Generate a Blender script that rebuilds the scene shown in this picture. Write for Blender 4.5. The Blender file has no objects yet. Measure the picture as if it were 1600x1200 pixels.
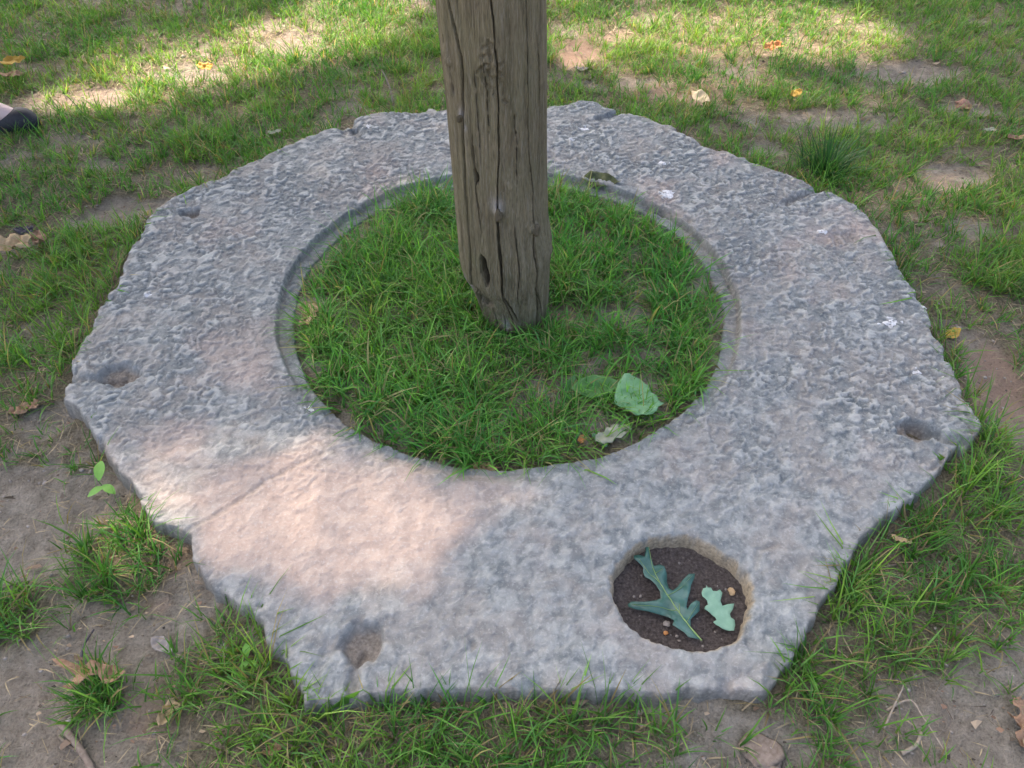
import bpy, bmesh, math, random
import numpy as np
from mathutils import Vector, Matrix
from mathutils.geometry import delaunay_2d_cdt

random.seed(7)
rng = np.random.default_rng(11)
sc = bpy.context.scene
C = sc.collection

# ------------------------------------------------------------------ camera
PITCH = math.radians(46.0)
CAM_Z = 1.46
ZT = 0.06                       # height of the slab's top face above the lawn
FPX = 1244.0
cam_d = bpy.data.cameras.new('camera')
cam_d.lens = 28.0
cam_d.sensor_width = 36.0
cam_d.clip_end = 500
cam_d.dof.use_dof = True
cam_d.dof.focus_distance = 2.05
cam_d.dof.aperture_fstop = 20
cam = bpy.data.objects.new('camera', cam_d)
C.objects.link(cam)
cam.location = (0, 0, CAM_Z)
cam.rotation_euler = (math.pi/2 - PITCH, 0, 0)
sc.camera = cam

# ------------------------------------------------------------------ sky, sun, exposure
SUN_EL = math.radians(55)
SUN_AZ_VEC = (-0.6, 0.8)        # horizontal direction towards the sun
SUN = np.array([SUN_AZ_VEC[0]*math.cos(SUN_EL), SUN_AZ_VEC[1]*math.cos(SUN_EL), math.sin(SUN_EL)])
world = bpy.data.worlds.new('World')
sc.world = world
world.use_nodes = True
wn = world.node_tree
wn.nodes.clear()
wo = wn.nodes.new('ShaderNodeOutputWorld')
wb = wn.nodes.new('ShaderNodeBackground')
ws = wn.nodes.new('ShaderNodeTexSky')
ws.sky_type = 'NISHITA'
ws.sun_disc = False
ws.sun_elevation = SUN_EL
ws.sun_rotation = math.atan2(SUN_AZ_VEC[0], SUN_AZ_VEC[1])
ws.air_density = 0.7
ws.dust_density = 7.0
ws.ozone_density = 0.3
wb.inputs['Strength'].default_value = 0.15
wn.links.new(ws.outputs[0], wb.inputs[0])
wn.links.new(wb.outputs[0], wo.inputs[0])
sun_d = bpy.data.lights.new('sun', 'SUN')
sun_d.energy = 5.0
sun_d.angle = math.radians(0.53)
sun_d.color = (1.0, 0.79, 0.63)
sun = bpy.data.objects.new('sun', sun_d)
C.objects.link(sun)
sun.rotation_euler = Vector(SUN).to_track_quat('Z', 'Y').to_euler()
sc.view_settings.view_transform = 'Standard'
sc.view_settings.look = 'None'
sc.view_settings.gamma = 1.0
sc.view_settings.exposure = 1.93
sc.cycles.max_bounces = 6
sc.cycles.transparent_max_bounces = 4
sc.cycles.use_denoising = True

# ------------------------------------------------------------------ helpers
def at(px, py, z=0.0):
    """survey: where the sight line through a photo point meets the level z (1600 x 1200 photo)"""
    x = (px - 800) / FPX
    y = (600 - py) / FPX
    c, s = math.cos(PITCH), math.sin(PITCH)
    d = (x, c + y*s, -s + y*c)
    t = (z - CAM_Z) / d[2]
    return Vector((d[0]*t, d[1]*t, z))

_perm = np.random.default_rng(3).permutation(256)
_perm = np.concatenate([_perm, _perm, _perm])
_g = np.random.default_rng(5).uniform(0, 2*np.pi, 256)
_gx, _gy = np.cos(_g), np.sin(_g)
def perlin(x, y, seed=0):
    x = np.asarray(x, float) + seed*17.31
    y = np.asarray(y, float) + seed*9.77
    xi = np.floor(x).astype(int); yi = np.floor(y).astype(int)
    xf, yf = x - xi, y - yi
    u = xf*xf*xf*(xf*(xf*6-15)+10); v = yf*yf*yf*(yf*(yf*6-15)+10)
    def gr(ix, iy, fx, fy):
        h = _perm[_perm[ix & 255] + (iy & 255)]
        return _gx[h]*fx + _gy[h]*fy
    a = gr(xi, yi, xf, yf); b = gr(xi+1, yi, xf-1, yf)
    c = gr(xi, yi+1, xf, yf-1); d = gr(xi+1, yi+1, xf-1, yf-1)
    return 1.5*((a + u*(b-a)) + v*((c + u*(d-c)) - (a + u*(b-a))))
def fbm(x, y, f, octv=4, seed=0, gain=0.5):
    s = 0; a = 1; n = 0
    for o in range(octv):
        s = s + a*perlin(x*f, y*f, seed+o*3); n += a
        a *= gain; f *= 2.03
    return s/n
def sstep(a, b, x):
    t = np.clip((x-a)/(b-a), 0, 1)
    return t*t*(3-2*t)
def sdf_poly(X, Y, poly):
    """signed distance, positive inside"""
    P = np.asarray(poly, float)
    d2 = np.full(X.shape, 1e9); ins = np.zeros(X.shape, bool)
    n = len(P)
    for i in range(n):
        ax, ay = P[i]; bx, by = P[(i+1) % n]
        ex, ey = bx-ax, by-ay
        wx, wy = X-ax, Y-ay
        t = np.clip((wx*ex+wy*ey)/(ex*ex+ey*ey+1e-12), 0, 1)
        d2 = np.minimum(d2, (wx-ex*t)**2 + (wy-ey*t)**2)
        c = ((ay > Y) != (by > Y)) & (X < (bx-ax)*(Y-ay)/((by-ay) if abs(by-ay) > 1e-12 else 1e-12)+ax)
        ins ^= c
    d = np.sqrt(d2)
    return np.where(ins, d, -d)
def seg_dist(X, Y, pts):
    d2 = np.full(X.shape, 1e9)
    for (ax, ay), (bx, by) in zip(pts[:-1], pts[1:]):
        ex, ey = bx-ax, by-ay
        t = np.clip(((X-ax)*ex+(Y-ay)*ey)/(ex*ex+ey*ey+1e-12), 0, 1)
        d2 = np.minimum(d2, (X-ax-ex*t)**2+(Y-ay-ey*t)**2)
    return np.sqrt(d2)

def mesh_np(name, V, F, mat, parent=None, smooth=False, attrs=None, k=None):
    """V (n,3), F (m,k) -> one mesh object"""
    V = np.ascontiguousarray(V, np.float32); F = np.ascontiguousarray(F, np.int32)
    k = F.shape[1]; m = len(F)
    me = bpy.data.meshes.new(name)
    me.vertices.add(len(V)); me.vertices.foreach_set('co', V.ravel())
    me.loops.add(m*k); me.loops.foreach_set('vertex_index', F.ravel())
    me.polygons.add(m)
    me.polygons.foreach_set('loop_start', np.arange(0, m*k, k, dtype=np.int32))
    me.polygons.foreach_set('use_smooth', np.full(m, smooth))
    for an, av in (attrs or {}).items():
        av = np.ascontiguousarray(av, np.float32)
        if av.ndim == 2:
            a = me.attributes.new(an, 'FLOAT_COLOR', 'POINT')
            a.data.foreach_set('color', np.c_[av, np.ones(len(av), np.float32)].astype(np.float32).ravel())
        else:
            a = me.attributes.new(an, 'FLOAT', 'POINT')
            a.data.foreach_set('value', av)
    me.update(calc_edges=True)
    me.validate()
    return link(name, me, mat, parent)
def link(name, me, mat, parent=None):
    o = bpy.data.objects.new(name, me)
    C.objects.link(o)
    if mat is not None and me is not None: me.materials.append(mat)
    if parent: o.parent = parent
    return o
def empty(name, loc=(0, 0, 0), rz=0):
    o = bpy.data.objects.new(name, None); C.objects.link(o)
    o.empty_display_size = .05
    o.location = loc; o.rotation_euler = (0, 0, rz)
    return o
def tag(o, label=None, cat=None, group=None, kind=None):
    if label: o['label'] = label
    if cat: o['category'] = cat
    if group: o['group'] = group
    if kind: o['kind'] = kind
    return o
def grid_faces(nx, ny):
    i = np.arange(nx-1)[None, :] + np.arange(ny-1)[:, None]*nx
    i = i.ravel()
    return np.stack([i, i+1, i+1+nx, i+nx], 1)

# ------------------------------------------------------------------ materials
class NT:
    def __init__(s, name):
        s.m = bpy.data.materials.new(name); s.m.use_nodes = True
        s.t = s.m.node_tree; s.t.nodes.clear()
        s.out = s.n('ShaderNodeOutputMaterial')
    def n(s, typ, **kw):
        nd = s.t.nodes.new(typ)
        for a, b in kw.items(): setattr(nd, a, b)
        return nd
    def l(s, a, b): s.t.links.new(a, b)
    def setv(s, sock, v):
        if isinstance(v, bpy.types.NodeSocket): s.l(v, sock)
        else: sock.default_value = v
    def noise(s, vec, scale, detail=4, rough=.55, dist=0):
        nd = s.n('ShaderNodeTexNoise')
        nd.inputs['Scale'].default_value = scale; nd.inputs['Detail'].default_value = detail
        nd.inputs['Roughness'].default_value = rough; nd.inputs['Distortion'].default_value = dist
        s.l(vec, nd.inputs['Vector']); return nd.outputs[0]
    def ramp(s, fac, lo, hi, c0=(0, 0, 0, 1), c1=(1, 1, 1, 1)):
        r = s.n('ShaderNodeValToRGB'); e = r.color_ramp.elements
        e[0].position = lo; e[0].color = c0; e[1].position = hi; e[1].color = c1
        s.setv(r.inputs[0], fac); return r.outputs[0]
    def mix(s, f, a, b, mode='MIX'):
        m = s.n('ShaderNodeMix', data_type='RGBA', blend_type=mode)
        s.setv(m.inputs[0], f); s.setv(m.inputs[6], a); s.setv(m.inputs[7], b); return m.outputs[2]
    def math(s, op, a, b=0.0, clamp=False):
        m = s.n('ShaderNodeMath', operation=op, use_clamp=clamp)
        s.setv(m.inputs[0], a); s.setv(m.inputs[1], b); return m.outputs[0]
    def attr(s, nm, fac=True):
        a = s.n('ShaderNodeAttribute', attribute_name=nm)
        return a.outputs['Fac'] if fac else a.outputs['Color']
    def obj(s): return s.n('ShaderNodeTexCoord').outputs['Object']
    def map(s, vec, scale):
        m = s.n('ShaderNodeMapping'); m.inputs['Scale'].default_value = scale
        s.l(vec, m.inputs[0]); return m.outputs[0]
    def bump(s, h, dist, strength=1.0, nrm=None):
        b = s.n('ShaderNodeBump'); b.inputs['Strength'].default_value = strength
        b.inputs['Distance'].default_value = dist; s.l(h, b.inputs['Height'])
        if nrm: s.l(nrm, b.inputs['Normal'])
        return b.outputs[0]
    def pbr(s, col, rough=.8, nrm=None, spec=.3, trans=0.0, tcol=None):
        p = s.n('ShaderNodeBsdfPrincipled')
        s.setv(p.inputs['Base Color'], col); s.setv(p.inputs['Roughness'], rough)
        p.inputs['Specular IOR Level'].default_value = spec
        if nrm: s.l(nrm, p.inputs['Normal'])
        sh = p.outputs[0]
        if trans > 0:
            t = s.n('ShaderNodeBsdfTranslucent'); s.setv(t.inputs[0], tcol if tcol is not None else col)
            mx = s.n('ShaderNodeMixShader'); mx.inputs[0].default_value = trans
            s.l(sh, mx.inputs[1]); s.l(t.outputs[0], mx.inputs[2]); sh = mx.outputs[0]
        s.l(sh, s.out.inputs[0]); return s.m
def rgb(r, g, b): return (r, g, b, 1)

def mat_stone():
    t = NT('weathered_limestone'); v = t.obj()
    rel = t.attr('relief'); sm = t.attr('smooth'); tan = t.attr('tan'); warm = t.attr('warm')
    n1 = t.noise(v, 9, 5, .6); n2 = t.noise(v, 38, 6, .62, .6); n3 = t.noise(v, 150, 4, .6); n4 = t.noise(v, 420, 3, .6)
    k = t.math('ADD', t.math('MULTIPLY', rel, .66), t.math('MULTIPLY', t.ramp(n2, .40, .60), .34))
    c = t.mix(k, rgb(.106, .125, .130), rgb(.385, .400, .378))
    c = t.mix(t.math('MULTIPLY', t.ramp(n1, .46, .62), .42), c, rgb(.275, .24, .205))      # brownish blotches
    c = t.mix(t.math('MULTIPLY', t.ramp(t.noise(v, 5.5, 4, .6), .52, .68), .18), c, rgb(.19, .21, .22))
    c = t.mix(t.math('MULTIPLY', warm, .62), c, rgb(.43, .325, .268))  # pinkish stone tones and painted-in sun warmth
    c = t.mix(t.math('MULTIPLY', t.ramp(n3, .54, .68), .30), c, rgb(.52, .52, .50))         # pale crystals, lichen
    c = t.mix(t.math('MULTIPLY', t.ramp(n3, .28, .42, rgb(1, 1, 1), rgb(0, 0, 0)), .28), c, rgb(.14, .145, .15))
    c = t.mix(t.math('MULTIPLY', t.ramp(n4, .58, .7), .14), c, rgb(.55, .54, .52))
    c = t.mix(tan, c, t.mix(t.ramp(n3, .3, .7), rgb(.20, .16, .105), rgb(.45, .375, .26)))
    c = t.mix(t.attr('soil'), c, t.mix(t.ramp(n3, .3, .7), rgb(.11, .094, .074), rgb(.285, .25, .21)))
    nb = t.bump(n4, .0012, .7)
    nb = t.bump(n3, .003, .6, nb)
    nb = t.bump(n2, .004, .6, nb)
    return t.pbr(c, t.math('ADD', .58, t.math('MULTIPLY', n3, .3)), nb, .35)

def mat_ground():
    t = NT('lawn_soil'); v = t.obj()
    n1 = t.noise(v, 3.0, 4, .55); n2 = t.noise(v, 30, 6, .65); n3 = t.noise(v, 170, 4, .65); n4 = t.noise(v, 600, 2, .6)
    c = t.mix(t.ramp(t.math('ADD', t.math('MULTIPLY', n2, .6), t.math('MULTIPLY', n3, .4)), .36, .64), rgb(.175, .158, .125), rgb(.43, .39, .325))
    c = t.mix(t.math('MULTIPLY', t.ramp(n1, .4, .62), .35), c, rgb(.27, .215, .165))
    c = t.mix(t.math('MULTIPLY', t.ramp(t.noise(v, 11, 5, .65), .5, .66), .4), c, rgb(.20, .18, .145))
    c = t.mix(t.math('MULTIPLY', t.attr('clay'), .75), c, rgb(.33, .225, .165))
    c = t.mix(t.math('MULTIPLY', t.attr('thatch'), .75), c, t.mix(t.ramp(n3, .35, .65), rgb(.062, .053, .030), rgb(.235, .20, .12)))
    c = t.mix(t.attr('humus'), c, t.mix(t.ramp(n3, .35, .68), rgb(.066, .056, .052), rgb(.165, .142, .13)))
    c = t.mix(t.math('MULTIPLY', t.ramp(n3, .62, .74), .45), c, rgb(.42, .37, .31))
    c = t.mix(t.math('MULTIPLY', t.ramp(n3, .26, .40, rgb(1, 1, 1), rgb(0, 0, 0)), .45), c, rgb(.07, .055, .042))  # dark specks; shading of small recesses painted into the colour
    vo = t.n('ShaderNodeTexVoronoi', feature='DISTANCE_TO_EDGE'); vo.inputs['Scale'].default_value = 4.5
    w = t.n('ShaderNodeVectorMath', operation='ADD'); t.l(v, w.inputs[0])
    wn_ = t.n('ShaderNodeTexNoise'); wn_.inputs['Scale'].default_value = 16; t.l(v, wn_.inputs['Vector'])
    sc_ = t.n('ShaderNodeVectorMath', operation='SCALE'); t.l(wn_.outputs[1], sc_.inputs[0]); sc_.inputs['Scale'].default_value = .22
    t.l(sc_.outputs[0], w.inputs[1]); t.l(w.outputs[0], vo.inputs['Vector'])
    ck = t.math('MULTIPLY', t.ramp(vo.outputs[0], .004, .018, rgb(1, 1, 1), rgb(0, 0, 0)), t.ramp(n1, .53, .60))
    ck = t.math('MULTIPLY', ck, t.math('SUBTRACT', 1.0, t.attr('thatch')))
    c = t.mix(t.math('MULTIPLY', ck, .15), c, rgb(.06, .048, .04))
    nb = t.bump(n4, .002, 1.0); nb = t.bump(n3, .010, 1.0, nb); nb = t.bump(n2, .022, .8, nb)
    nb = t.bump(t.math('SUBTRACT', 1.0, ck), .004, .3, nb)
    return t.pbr(c, .92, nb, .15)

def mat_grass(name, trans=.35):
    t = NT(name); c = t.attr('col', False)
    tc = t.mix(1.0, c, rgb(1.25, 1.3, .55), 'MULTIPLY')
    return t.pbr(c, .45, None, .28, trans, tc)

def mat_wood():
    t = NT('weathered_wood'); v = t.obj()
    g1 = t.noise(t.map(v, (60, 60, 2.2)), 1, 6, .65, .3); g2 = t.noise(t.map(v, (190, 190, 4)), 1, 4, .6)
    g3 = t.noise(v, 7, 4, .6); g4 = t.noise(t.map(v, (420, 420, 40)), 1, 3, .6)
    c = t.mix(t.ramp(g1, .3, .7), rgb(.112, .094, .056), rgb(.292, .250, .162))
    c = t.mix(t.math('MULTIPLY', t.ramp(g3, .42, .66), .55), c, rgb(.165, .158, .085))       # greenish algae
    c = t.mix(t.math('MULTIPLY', t.ramp(g2, .55, .75), .5), c, rgb(.29, .26, .22))
    c = t.mix(t.math('MULTIPLY', t.ramp(g2, .28, .44, rgb(1, 1, 1), rgb(0, 0, 0)), .6), c, rgb(.06, .048, .033))
    c = t.mix(t.math('MULTIPLY', t.ramp(g4, .56, .66), .4), c, rgb(.34, .31, .25))
    c = t.mix(t.math('MULTIPLY', t.ramp(g4, .36, .46, rgb(1, 1, 1), rgb(0, 0, 0)), .45), c, rgb(.06, .05, .035))
    c = t.mix(t.attr('pale'), c, rgb(.36, .34, .32))
    c = t.mix(t.attr('rot'), c, rgb(.045, .032, .024))  # crack and hollow shade put into the colour; also darkens knots and foot
    nb = t.bump(g4, .0015, 1.0); nb = t.bump(g2, .005, 1.0, nb); nb = t.bump(g1, .008, .9, nb)
    return t.pbr(c, .8, nb, .22)

def mat_leaf(name, a, b, scale=60, rough=.5, trans=.2, spec=.4, vein=None):
    t = NT(name); v = t.obj()
    n = t.noise(v, scale, 4, .6); n2 = t.noise(v, scale*6, 3, .6)
    c = t.mix(t.ramp(n, .3, .7), a, b)
    c = t.mix(t.math('MULTIPLY', t.ramp(n2, .6, .75), .3), c, (min(1, b[0]*1.4), min(1, b[1]*1.35), min(1, b[2]*1.3), 1))
    nb = t.bump(n2, .0006, .6); nb = t.bump(n, .002, .5, nb)
    return t.pbr(c, rough, nb, spec, trans)
def mat_plain(name, a, b, scale=80, rough=.7, spec=.3, bump=.001):
    t = NT(name); v = t.obj()
    n = t.noise(v, scale, 4, .6)
    return t.pbr(t.mix(t.ramp(n, .3, .7), a, b), rough, t.bump(n, bump, .7), spec)

M = dict(
    stone=mat_stone(), ground=mat_ground(), grass=mat_grass('grass_blades', .42), straw=mat_grass('dry_straw', .15), wood=mat_wood(),
    oak=mat_leaf('oak_leaf_glossy', rgb(.022, .085, .062), rgb(.05, .15, .125), 40, .33, .08, .6),
    oakpale=mat_leaf('oak_leaf_underside', rgb(.19, .36, .25), rgb(.25, .43, .31), 50, .6, .12, .3),
    vein=mat_plain('leaf_vein', rgb(.20, .32, .10), rgb(.27, .38, .14), 90, .5),
    heart=mat_leaf('heart_leaf_green', rgb(.13, .33, .13), rgb(.24, .45, .24), 30, .55, .2, .35),
    heartdk=mat_leaf('leaf_green', rgb(.08, .21, .05), rgb(.14, .30, .09), 40, .55, .2),
    pale=mat_leaf('leaf_pale_dry', rgb(.27, .31, .2), rgb(.40, .39, .29), 70, .7, .1),
    brown=mat_leaf('leaf_brown', rgb(.22, .13, .075), rgb(.44, .29, .19), 60, .75, .1, .2),
    tan=mat_leaf('leaf_tan', rgb(.42, .29, .15), rgb(.62, .47, .29), 70, .7, .15, .2),
    tanred=mat_leaf('leaf_reddish_tan', rgb(.34, .20, .12), rgb(.58, .42, .27), 40, .75, .1, .2),
    cream=mat_leaf('leaf_cream', rgb(.60, .50, .32), rgb(.74, .64, .44), 60, .7, .2, .2),
    olive=mat_leaf('leaf_olive', rgb(.045, .055, .022), rgb(.13, .15, .06), 40, .6, .1, .3),
    yellow=mat_leaf('leaf_yellow', rgb(.50, .29, .04), rgb(.62, .42, .08), 60, .6, .2),
    orange=mat_leaf('leaf_orange', rgb(.55, .22, .06), rgb(.62, .34, .14), 70, .65, .2),
    grey=mat_leaf('leaf_grey', rgb(.24, .22, .2), rgb(.34, .31, .29), 70, .8, .05, .2),
    dark=mat_leaf('leaf_dark', rgb(.035, .03, .035), rgb(.10, .09, .10), 60, .6, .0, .4),
    white=mat_plain('bird_lime', rgb(.40, .41, .42), rgb(.82, .82, .81), 130, .7),
    twig=mat_plain('twig_bark', rgb(.10, .08, .06), rgb(.22, .18, .145), 120, .85, .15),
    root=mat_plain('pale_root', rgb(.26, .21, .16), rgb(.42, .36, .29), 120, .85, .15),
    rootdk=mat_plain('root_bark', rgb(.17, .13, .10), rgb(.30, .245, .20), 120, .9, .1, .002),
    pebble=mat_plain('pebble_stone', rgb(.19, .17, .15), rgb(.42, .38, .34), 60, .8, .2),
    clod=mat_plain('reddish_clod', rgb(.22, .12, .09), rgb(.36, .23, .18), 90, .9, .1, .003),
    bark=mat_plain('tree_bark', rgb(.06, .05, .04), rgb(.16, .135, .11), 25, .9, .1, .02),
    crown=mat_leaf('tree_foliage', rgb(.045, .10, .02), rgb(.08, .15, .035), 3, .5, .25, .3),
    skin=mat_plain('skin', rgb(.62, .45, .40), rgb(.66, .49, .44), 30, .5, .3, .0004),
    shoe=mat_plain('black_shoe', rgb(.018, .019, .023), rgb(.03, .032, .038), 90, .6, .3),
    sole=mat_plain('shoe_sole', rgb(.05, .04, .03), rgb(.09, .07, .05), 90, .8, .2),
    dress=mat_plain('dark_dress', rgb(.03, .035, .05), rgb(.045, .05, .07), 40, .9, .1),
    hair=mat_plain('brown_hair', rgb(.05, .03, .02), rgb(.09, .06, .035), 90, .6, .3),
)

# ------------------------------------------------------------------ survey of the slab
OUT = [(692,170),(770,166),(845,165),(880,163),(905,157),(930,158),(948,166),(985,174),(1050,195),(1100,225),(1150,240),
       (1215,265),(1268,284),(1276,296),(1300,299),(1340,319),(1365,345),(1390,385),(1415,430),(1440,465),(1475,540),
       (1500,600),(1538,666),(1525,690),(1488,704),(1480,730),(1440,770),(1400,800),(1350,842),(1322,880),(1300,920),(1275,970),
       (1240,1020),(1216,1062),(1194,1088),(1130,1085),(1060,1086),(1000,1089),(935,1084),(867,1079),(800,1081),(732,1080),(680,1077),
       (631,1080),(564,1088),(520,1098),(472,1102),(456,1056),(428,1015),(411,990),(408,969),(371,945),(337,925),(310,894),(297,874),
       (294,852),(290,840),(270,828),(243,817),(229,800),(189,737),(148,687),(128,656),(118,638),(96,623),(105,596),
       (108,575),(121,549),(142,505),(155,484),(165,464),(179,444),(192,407),(202,388),(219,364),(233,337),(256,314),
       (294,294),(337,277),(388,253),(439,229),(486,209),(506,201),(545,192),(564,180),(614,172),(665,169)]
OUTW = [tuple(at(x, y, ZT)[:2]) for x, y in OUT]
RING = Vector((-0.010, 1.704)); R1 = 0.628; R2 = 0.578
HOLE = at(1066, 921, ZT).xy; RH = 0.129
def slab_edge(X, Y):
    d = sdf_poly(X, Y, OUTW)
    d = d + .013*fbm(X, Y, 8, 3, 1) + .010*fbm(X, Y, 26, 4, 2)
    return d

# ------------------------------------------------------------------ slab
def build_slab():
    st = .0035
    xs = np.arange(-1.16, 1.16, st); ys = np.arange(.50, 2.92, st)
    X, Y = np.meshgrid(xs, ys)
    d = slab_edge(X, Y)
    dx, dy = X-RING.x, Y-RING.y
    ang = np.arctan2(dy, dx)
    r = np.hypot(dx, dy) + .006*fbm(X, Y, 9, 3, 6) + .002*fbm(X, Y, 50, 2, 8)
    hx, hy = X-HOLE.x, Y-HOLE.y
    ha = np.arctan2(hy, hx)
    rh = np.hypot(hx*1.0, hy*1.02) - .006*np.cos(2*ha+.5) + .010*fbm(X, Y, 13, 3, 12) + .004*fbm(X, Y, 60, 2, 13)
    # relief of the tooled face: scaly flakes, strong over the far and side parts, worn on the near part
    wx = X + .022*fbm(X, Y, 22, 3, 20); wy = Y + .022*fbm(X, Y, 22, 3, 23)
    nA = fbm(wx, wy*1.25, 30, 3, 26, .6); nB = fbm(wx+.3, wy*1.2, 47, 3, 27, .6)
    mixf = sstep(-.18, .18, fbm(X, Y, 5, 3, 28))
    n = nA*(1-mixf) + nB*mixf
    n2 = fbm(X + .01*perlin(X*60, Y*60, 3), Y, 85, 3, 31)
    flakes = sstep(-.07, .12, n + .26*n2 + .16*fbm(X, Y, 8, 3, 36) - .04)
    rough = sstep(1.05, 1.55, Y + .22*fbm(X, Y, 2.2, 3, 33) + .25*np.abs(X))
    rough = .38 + .62*rough
    rough *= .6 + .4*sstep(-.22, .15, fbm(X, Y, 4.5, 4, 37))
    h = rough*(.0046*(flakes-.5) + .0028*n2) + .005*fbm(X, Y, 3, 3, 40) + .0025*fbm(X, Y, 14, 3, 42)
    # lower worn part: broad shallow cups
    h += (1-rough)*(.0050*fbm(X, Y, 26, 4, 44) - .0025*sstep(.1, .4, fbm(X, Y, 11, 2, 46)))
    edge_w = .020 + .012*fbm(X, Y, 5, 2, 50)
    soft = np.clip((edge_w + .012 - d)/.050, 0, 1)
    z = ZT + h*sstep(0, .03, d)
    z -= .007*soft**2.6
    z -= .13*np.clip((.005 - d)/.012, 0, 1)**1.2
    # chips along the outline
    z -= .016*sstep(.38, .65, fbm(X, Y, 11, 3, 55)+.3)*sstep(.030, .0, d + .02*fbm(X, Y, 25, 2, 57))
    soil = np.zeros_like(X); tan = np.zeros_like(X); warm = np.zeros_like(X)
    # dimples (px, py, radius m, depth, soil)
    for px, py, rad, dep, s, el in ((297,331,.030,.022,.95,1.2),(187,584,.042,.022,.95,1.3),(564,1002,.045,.027,.9,1.0),(1431,671,.034,.020,.9,1.25),
                                    (1318,372,.035,.008,.25,1.3),(735,612+100,.02,.002,.1,1),(550,205,.035,.012,.35,1.2),(738,1010,.010,.004,.4,1)):
        c = at(px, py, ZT)
        q = np.hypot((X-c.x)/el, Y-c.y) + .014*fbm(X, Y, 30, 4, int(px))
        w = sstep(rad*1.08, rad*.70, q)
        z -= dep*w; soil = np.maximum(soil, s*sstep(rad*1.0, rad*.6, q))
    # grooves running out to the edge and cracks
    for pts, wd, dep, s in (([(187,588),(150,590),(104,592)],.016,.014,.25), ([(564,1018),(555,1045),(548,1095)],.014,.014,.3), ([(1431,666),(1480,684),(1530,694)],.020,.024,.2),
                            ([(1225,318),(1262,299),(1285,292)],.020,.014,.2), ([(935,184),(962,176),(985,166)],.022,.020,.1), ([(560,212),(553,196),(546,186)],.018,.012,.2),
                            ([(286,832),(345,800),(420,748),(492,712),(560,688)],.009,.0035,.2),
                            ([(1085,270),(1115,290),(1120,300)],.012,.006,.1), ([(1180,885),(1185,860),(1215,850)],.010,.004,.2),
                            ([(1060,800),(1085,790),(1120,812)],.010,.003,.1), ([(1240,1040),(1190,1015),(1165,985)],.022,.009,.1),
                            ([(1010,318),(1060,335),(1075,345)],.012,.010,.2), ([(455,1075),(490,1050),(520,1000)],.02,.006,.0)):
        w = [tuple(at(x, y, ZT)[:2]) for x, y in pts]
        q = seg_dist(X, Y, w) + .010*fbm(X, Y, 24, 4, 61)
        g = sstep(wd, wd*.25, q)
        z -= dep*g; soil = np.maximum(soil, s*g)
    # ledge and inner opening of the ring
    back = sstep(-.85, -.25, np.sin(ang))             # the ledge is worn away on the near side
    led = .021*(.25 + .75*back)
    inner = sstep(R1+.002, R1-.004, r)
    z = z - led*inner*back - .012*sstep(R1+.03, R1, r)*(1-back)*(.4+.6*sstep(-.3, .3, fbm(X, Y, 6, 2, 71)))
    z = np.where((r < R1-.004) & (back > .5), np.minimum(z, ZT-led+.3*h), z)
    R2e = R2 + .022*(1-back) + .006*fbm(X, Y, 14, 3, 73)
    lip = sstep(R2e+.008, R2e-.004, r); z -= .10*lip
    # round hole with a broken rim
    rim = sstep(RH+.014, RH-.002, rh)
    z -= .012*rim**2 * (.5+.5*sstep(-.2, .3, fbm(X, Y, 25, 2, 77)))
    z -= .10*sstep(RH+.003, RH-.012, rh)
    tan = np.maximum(tan, sstep(RH+.008, RH+.001, rh + .008*fbm(X, Y, 40, 3, 81)))
    z = np.maximum(z, -.07)
    side = sstep(.014, -.004, d + .006*fbm(X, Y, 30, 2, 85))
    soil = np.maximum(soil, .72*side)
    soil = np.maximum(soil, .7*lip); soil = np.maximum(soil, .5*back*np.exp(-((r-R1+.0055)/.0035)**2))  # soil on the lip; thin line is undercut shade painted at the step
    warm = sstep(-.05, .45, .8*fbm(X, Y, 3.5, 4, 90) + .52*np.exp(-(((X+.42)/.45)**2+((Y-1.02)/.25)**2)) + .6*np.exp(-(((X-at(1335,365,ZT).x)/.14)**2+((Y-at(1335,365,ZT).y)/.12)**2)) - .10)  # pinkish stone tones, plus warmth of the sunlit patch painted into the colour
    relief = np.clip(flakes*rough + (1-rough)*sstep(-.12, .16, fbm(wx, wy, 30, 4, 93)), 0, 1)
    far = sstep(1.0, 1.5, Y + .22*fbm(X, Y, 2.2, 3, 33) + .25*np.abs(X)); relief = .5 + (relief-.5)*(.75+.25*far)
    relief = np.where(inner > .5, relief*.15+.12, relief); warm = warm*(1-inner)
    keep = (d > -.03) & (r > R2-.03) & (rh > RH-.03)
    V = np.stack([X, Y, z], -1).reshape(-1, 3)
    F = grid_faces(len(xs), len(ys))
    F = F[keep.ravel()[F].all(1)]
    used = np.unique(F); idx = np.full(len(V), -1); idx[used] = np.arange(len(used))
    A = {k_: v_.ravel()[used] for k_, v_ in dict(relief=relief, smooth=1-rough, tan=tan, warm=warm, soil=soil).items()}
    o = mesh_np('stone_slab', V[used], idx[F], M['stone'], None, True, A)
    tag(o, 'large flat grey stone slab with a round central opening and a smaller hole near its corner', 'stone slab')
    return o, (xs, ys, z, d)
slab, (SX, SY, SZ, SD) = build_slab()
def slab_z(x, y):
    i = np.clip(((np.asarray(x)-SX[0])/(SX[1]-SX[0])).astype(int), 0, len(SX)-1)
    j = np.clip(((np.asarray(y)-SY[0])/(SY[1]-SY[0])).astype(int), 0, len(SY)-1)
    z = SZ[j, i]
    out = (x < SX[0]) | (x > SX[-1]) | (y < SY[0]) | (y > SY[-1])
    return np.where(out, -1, z)

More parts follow.
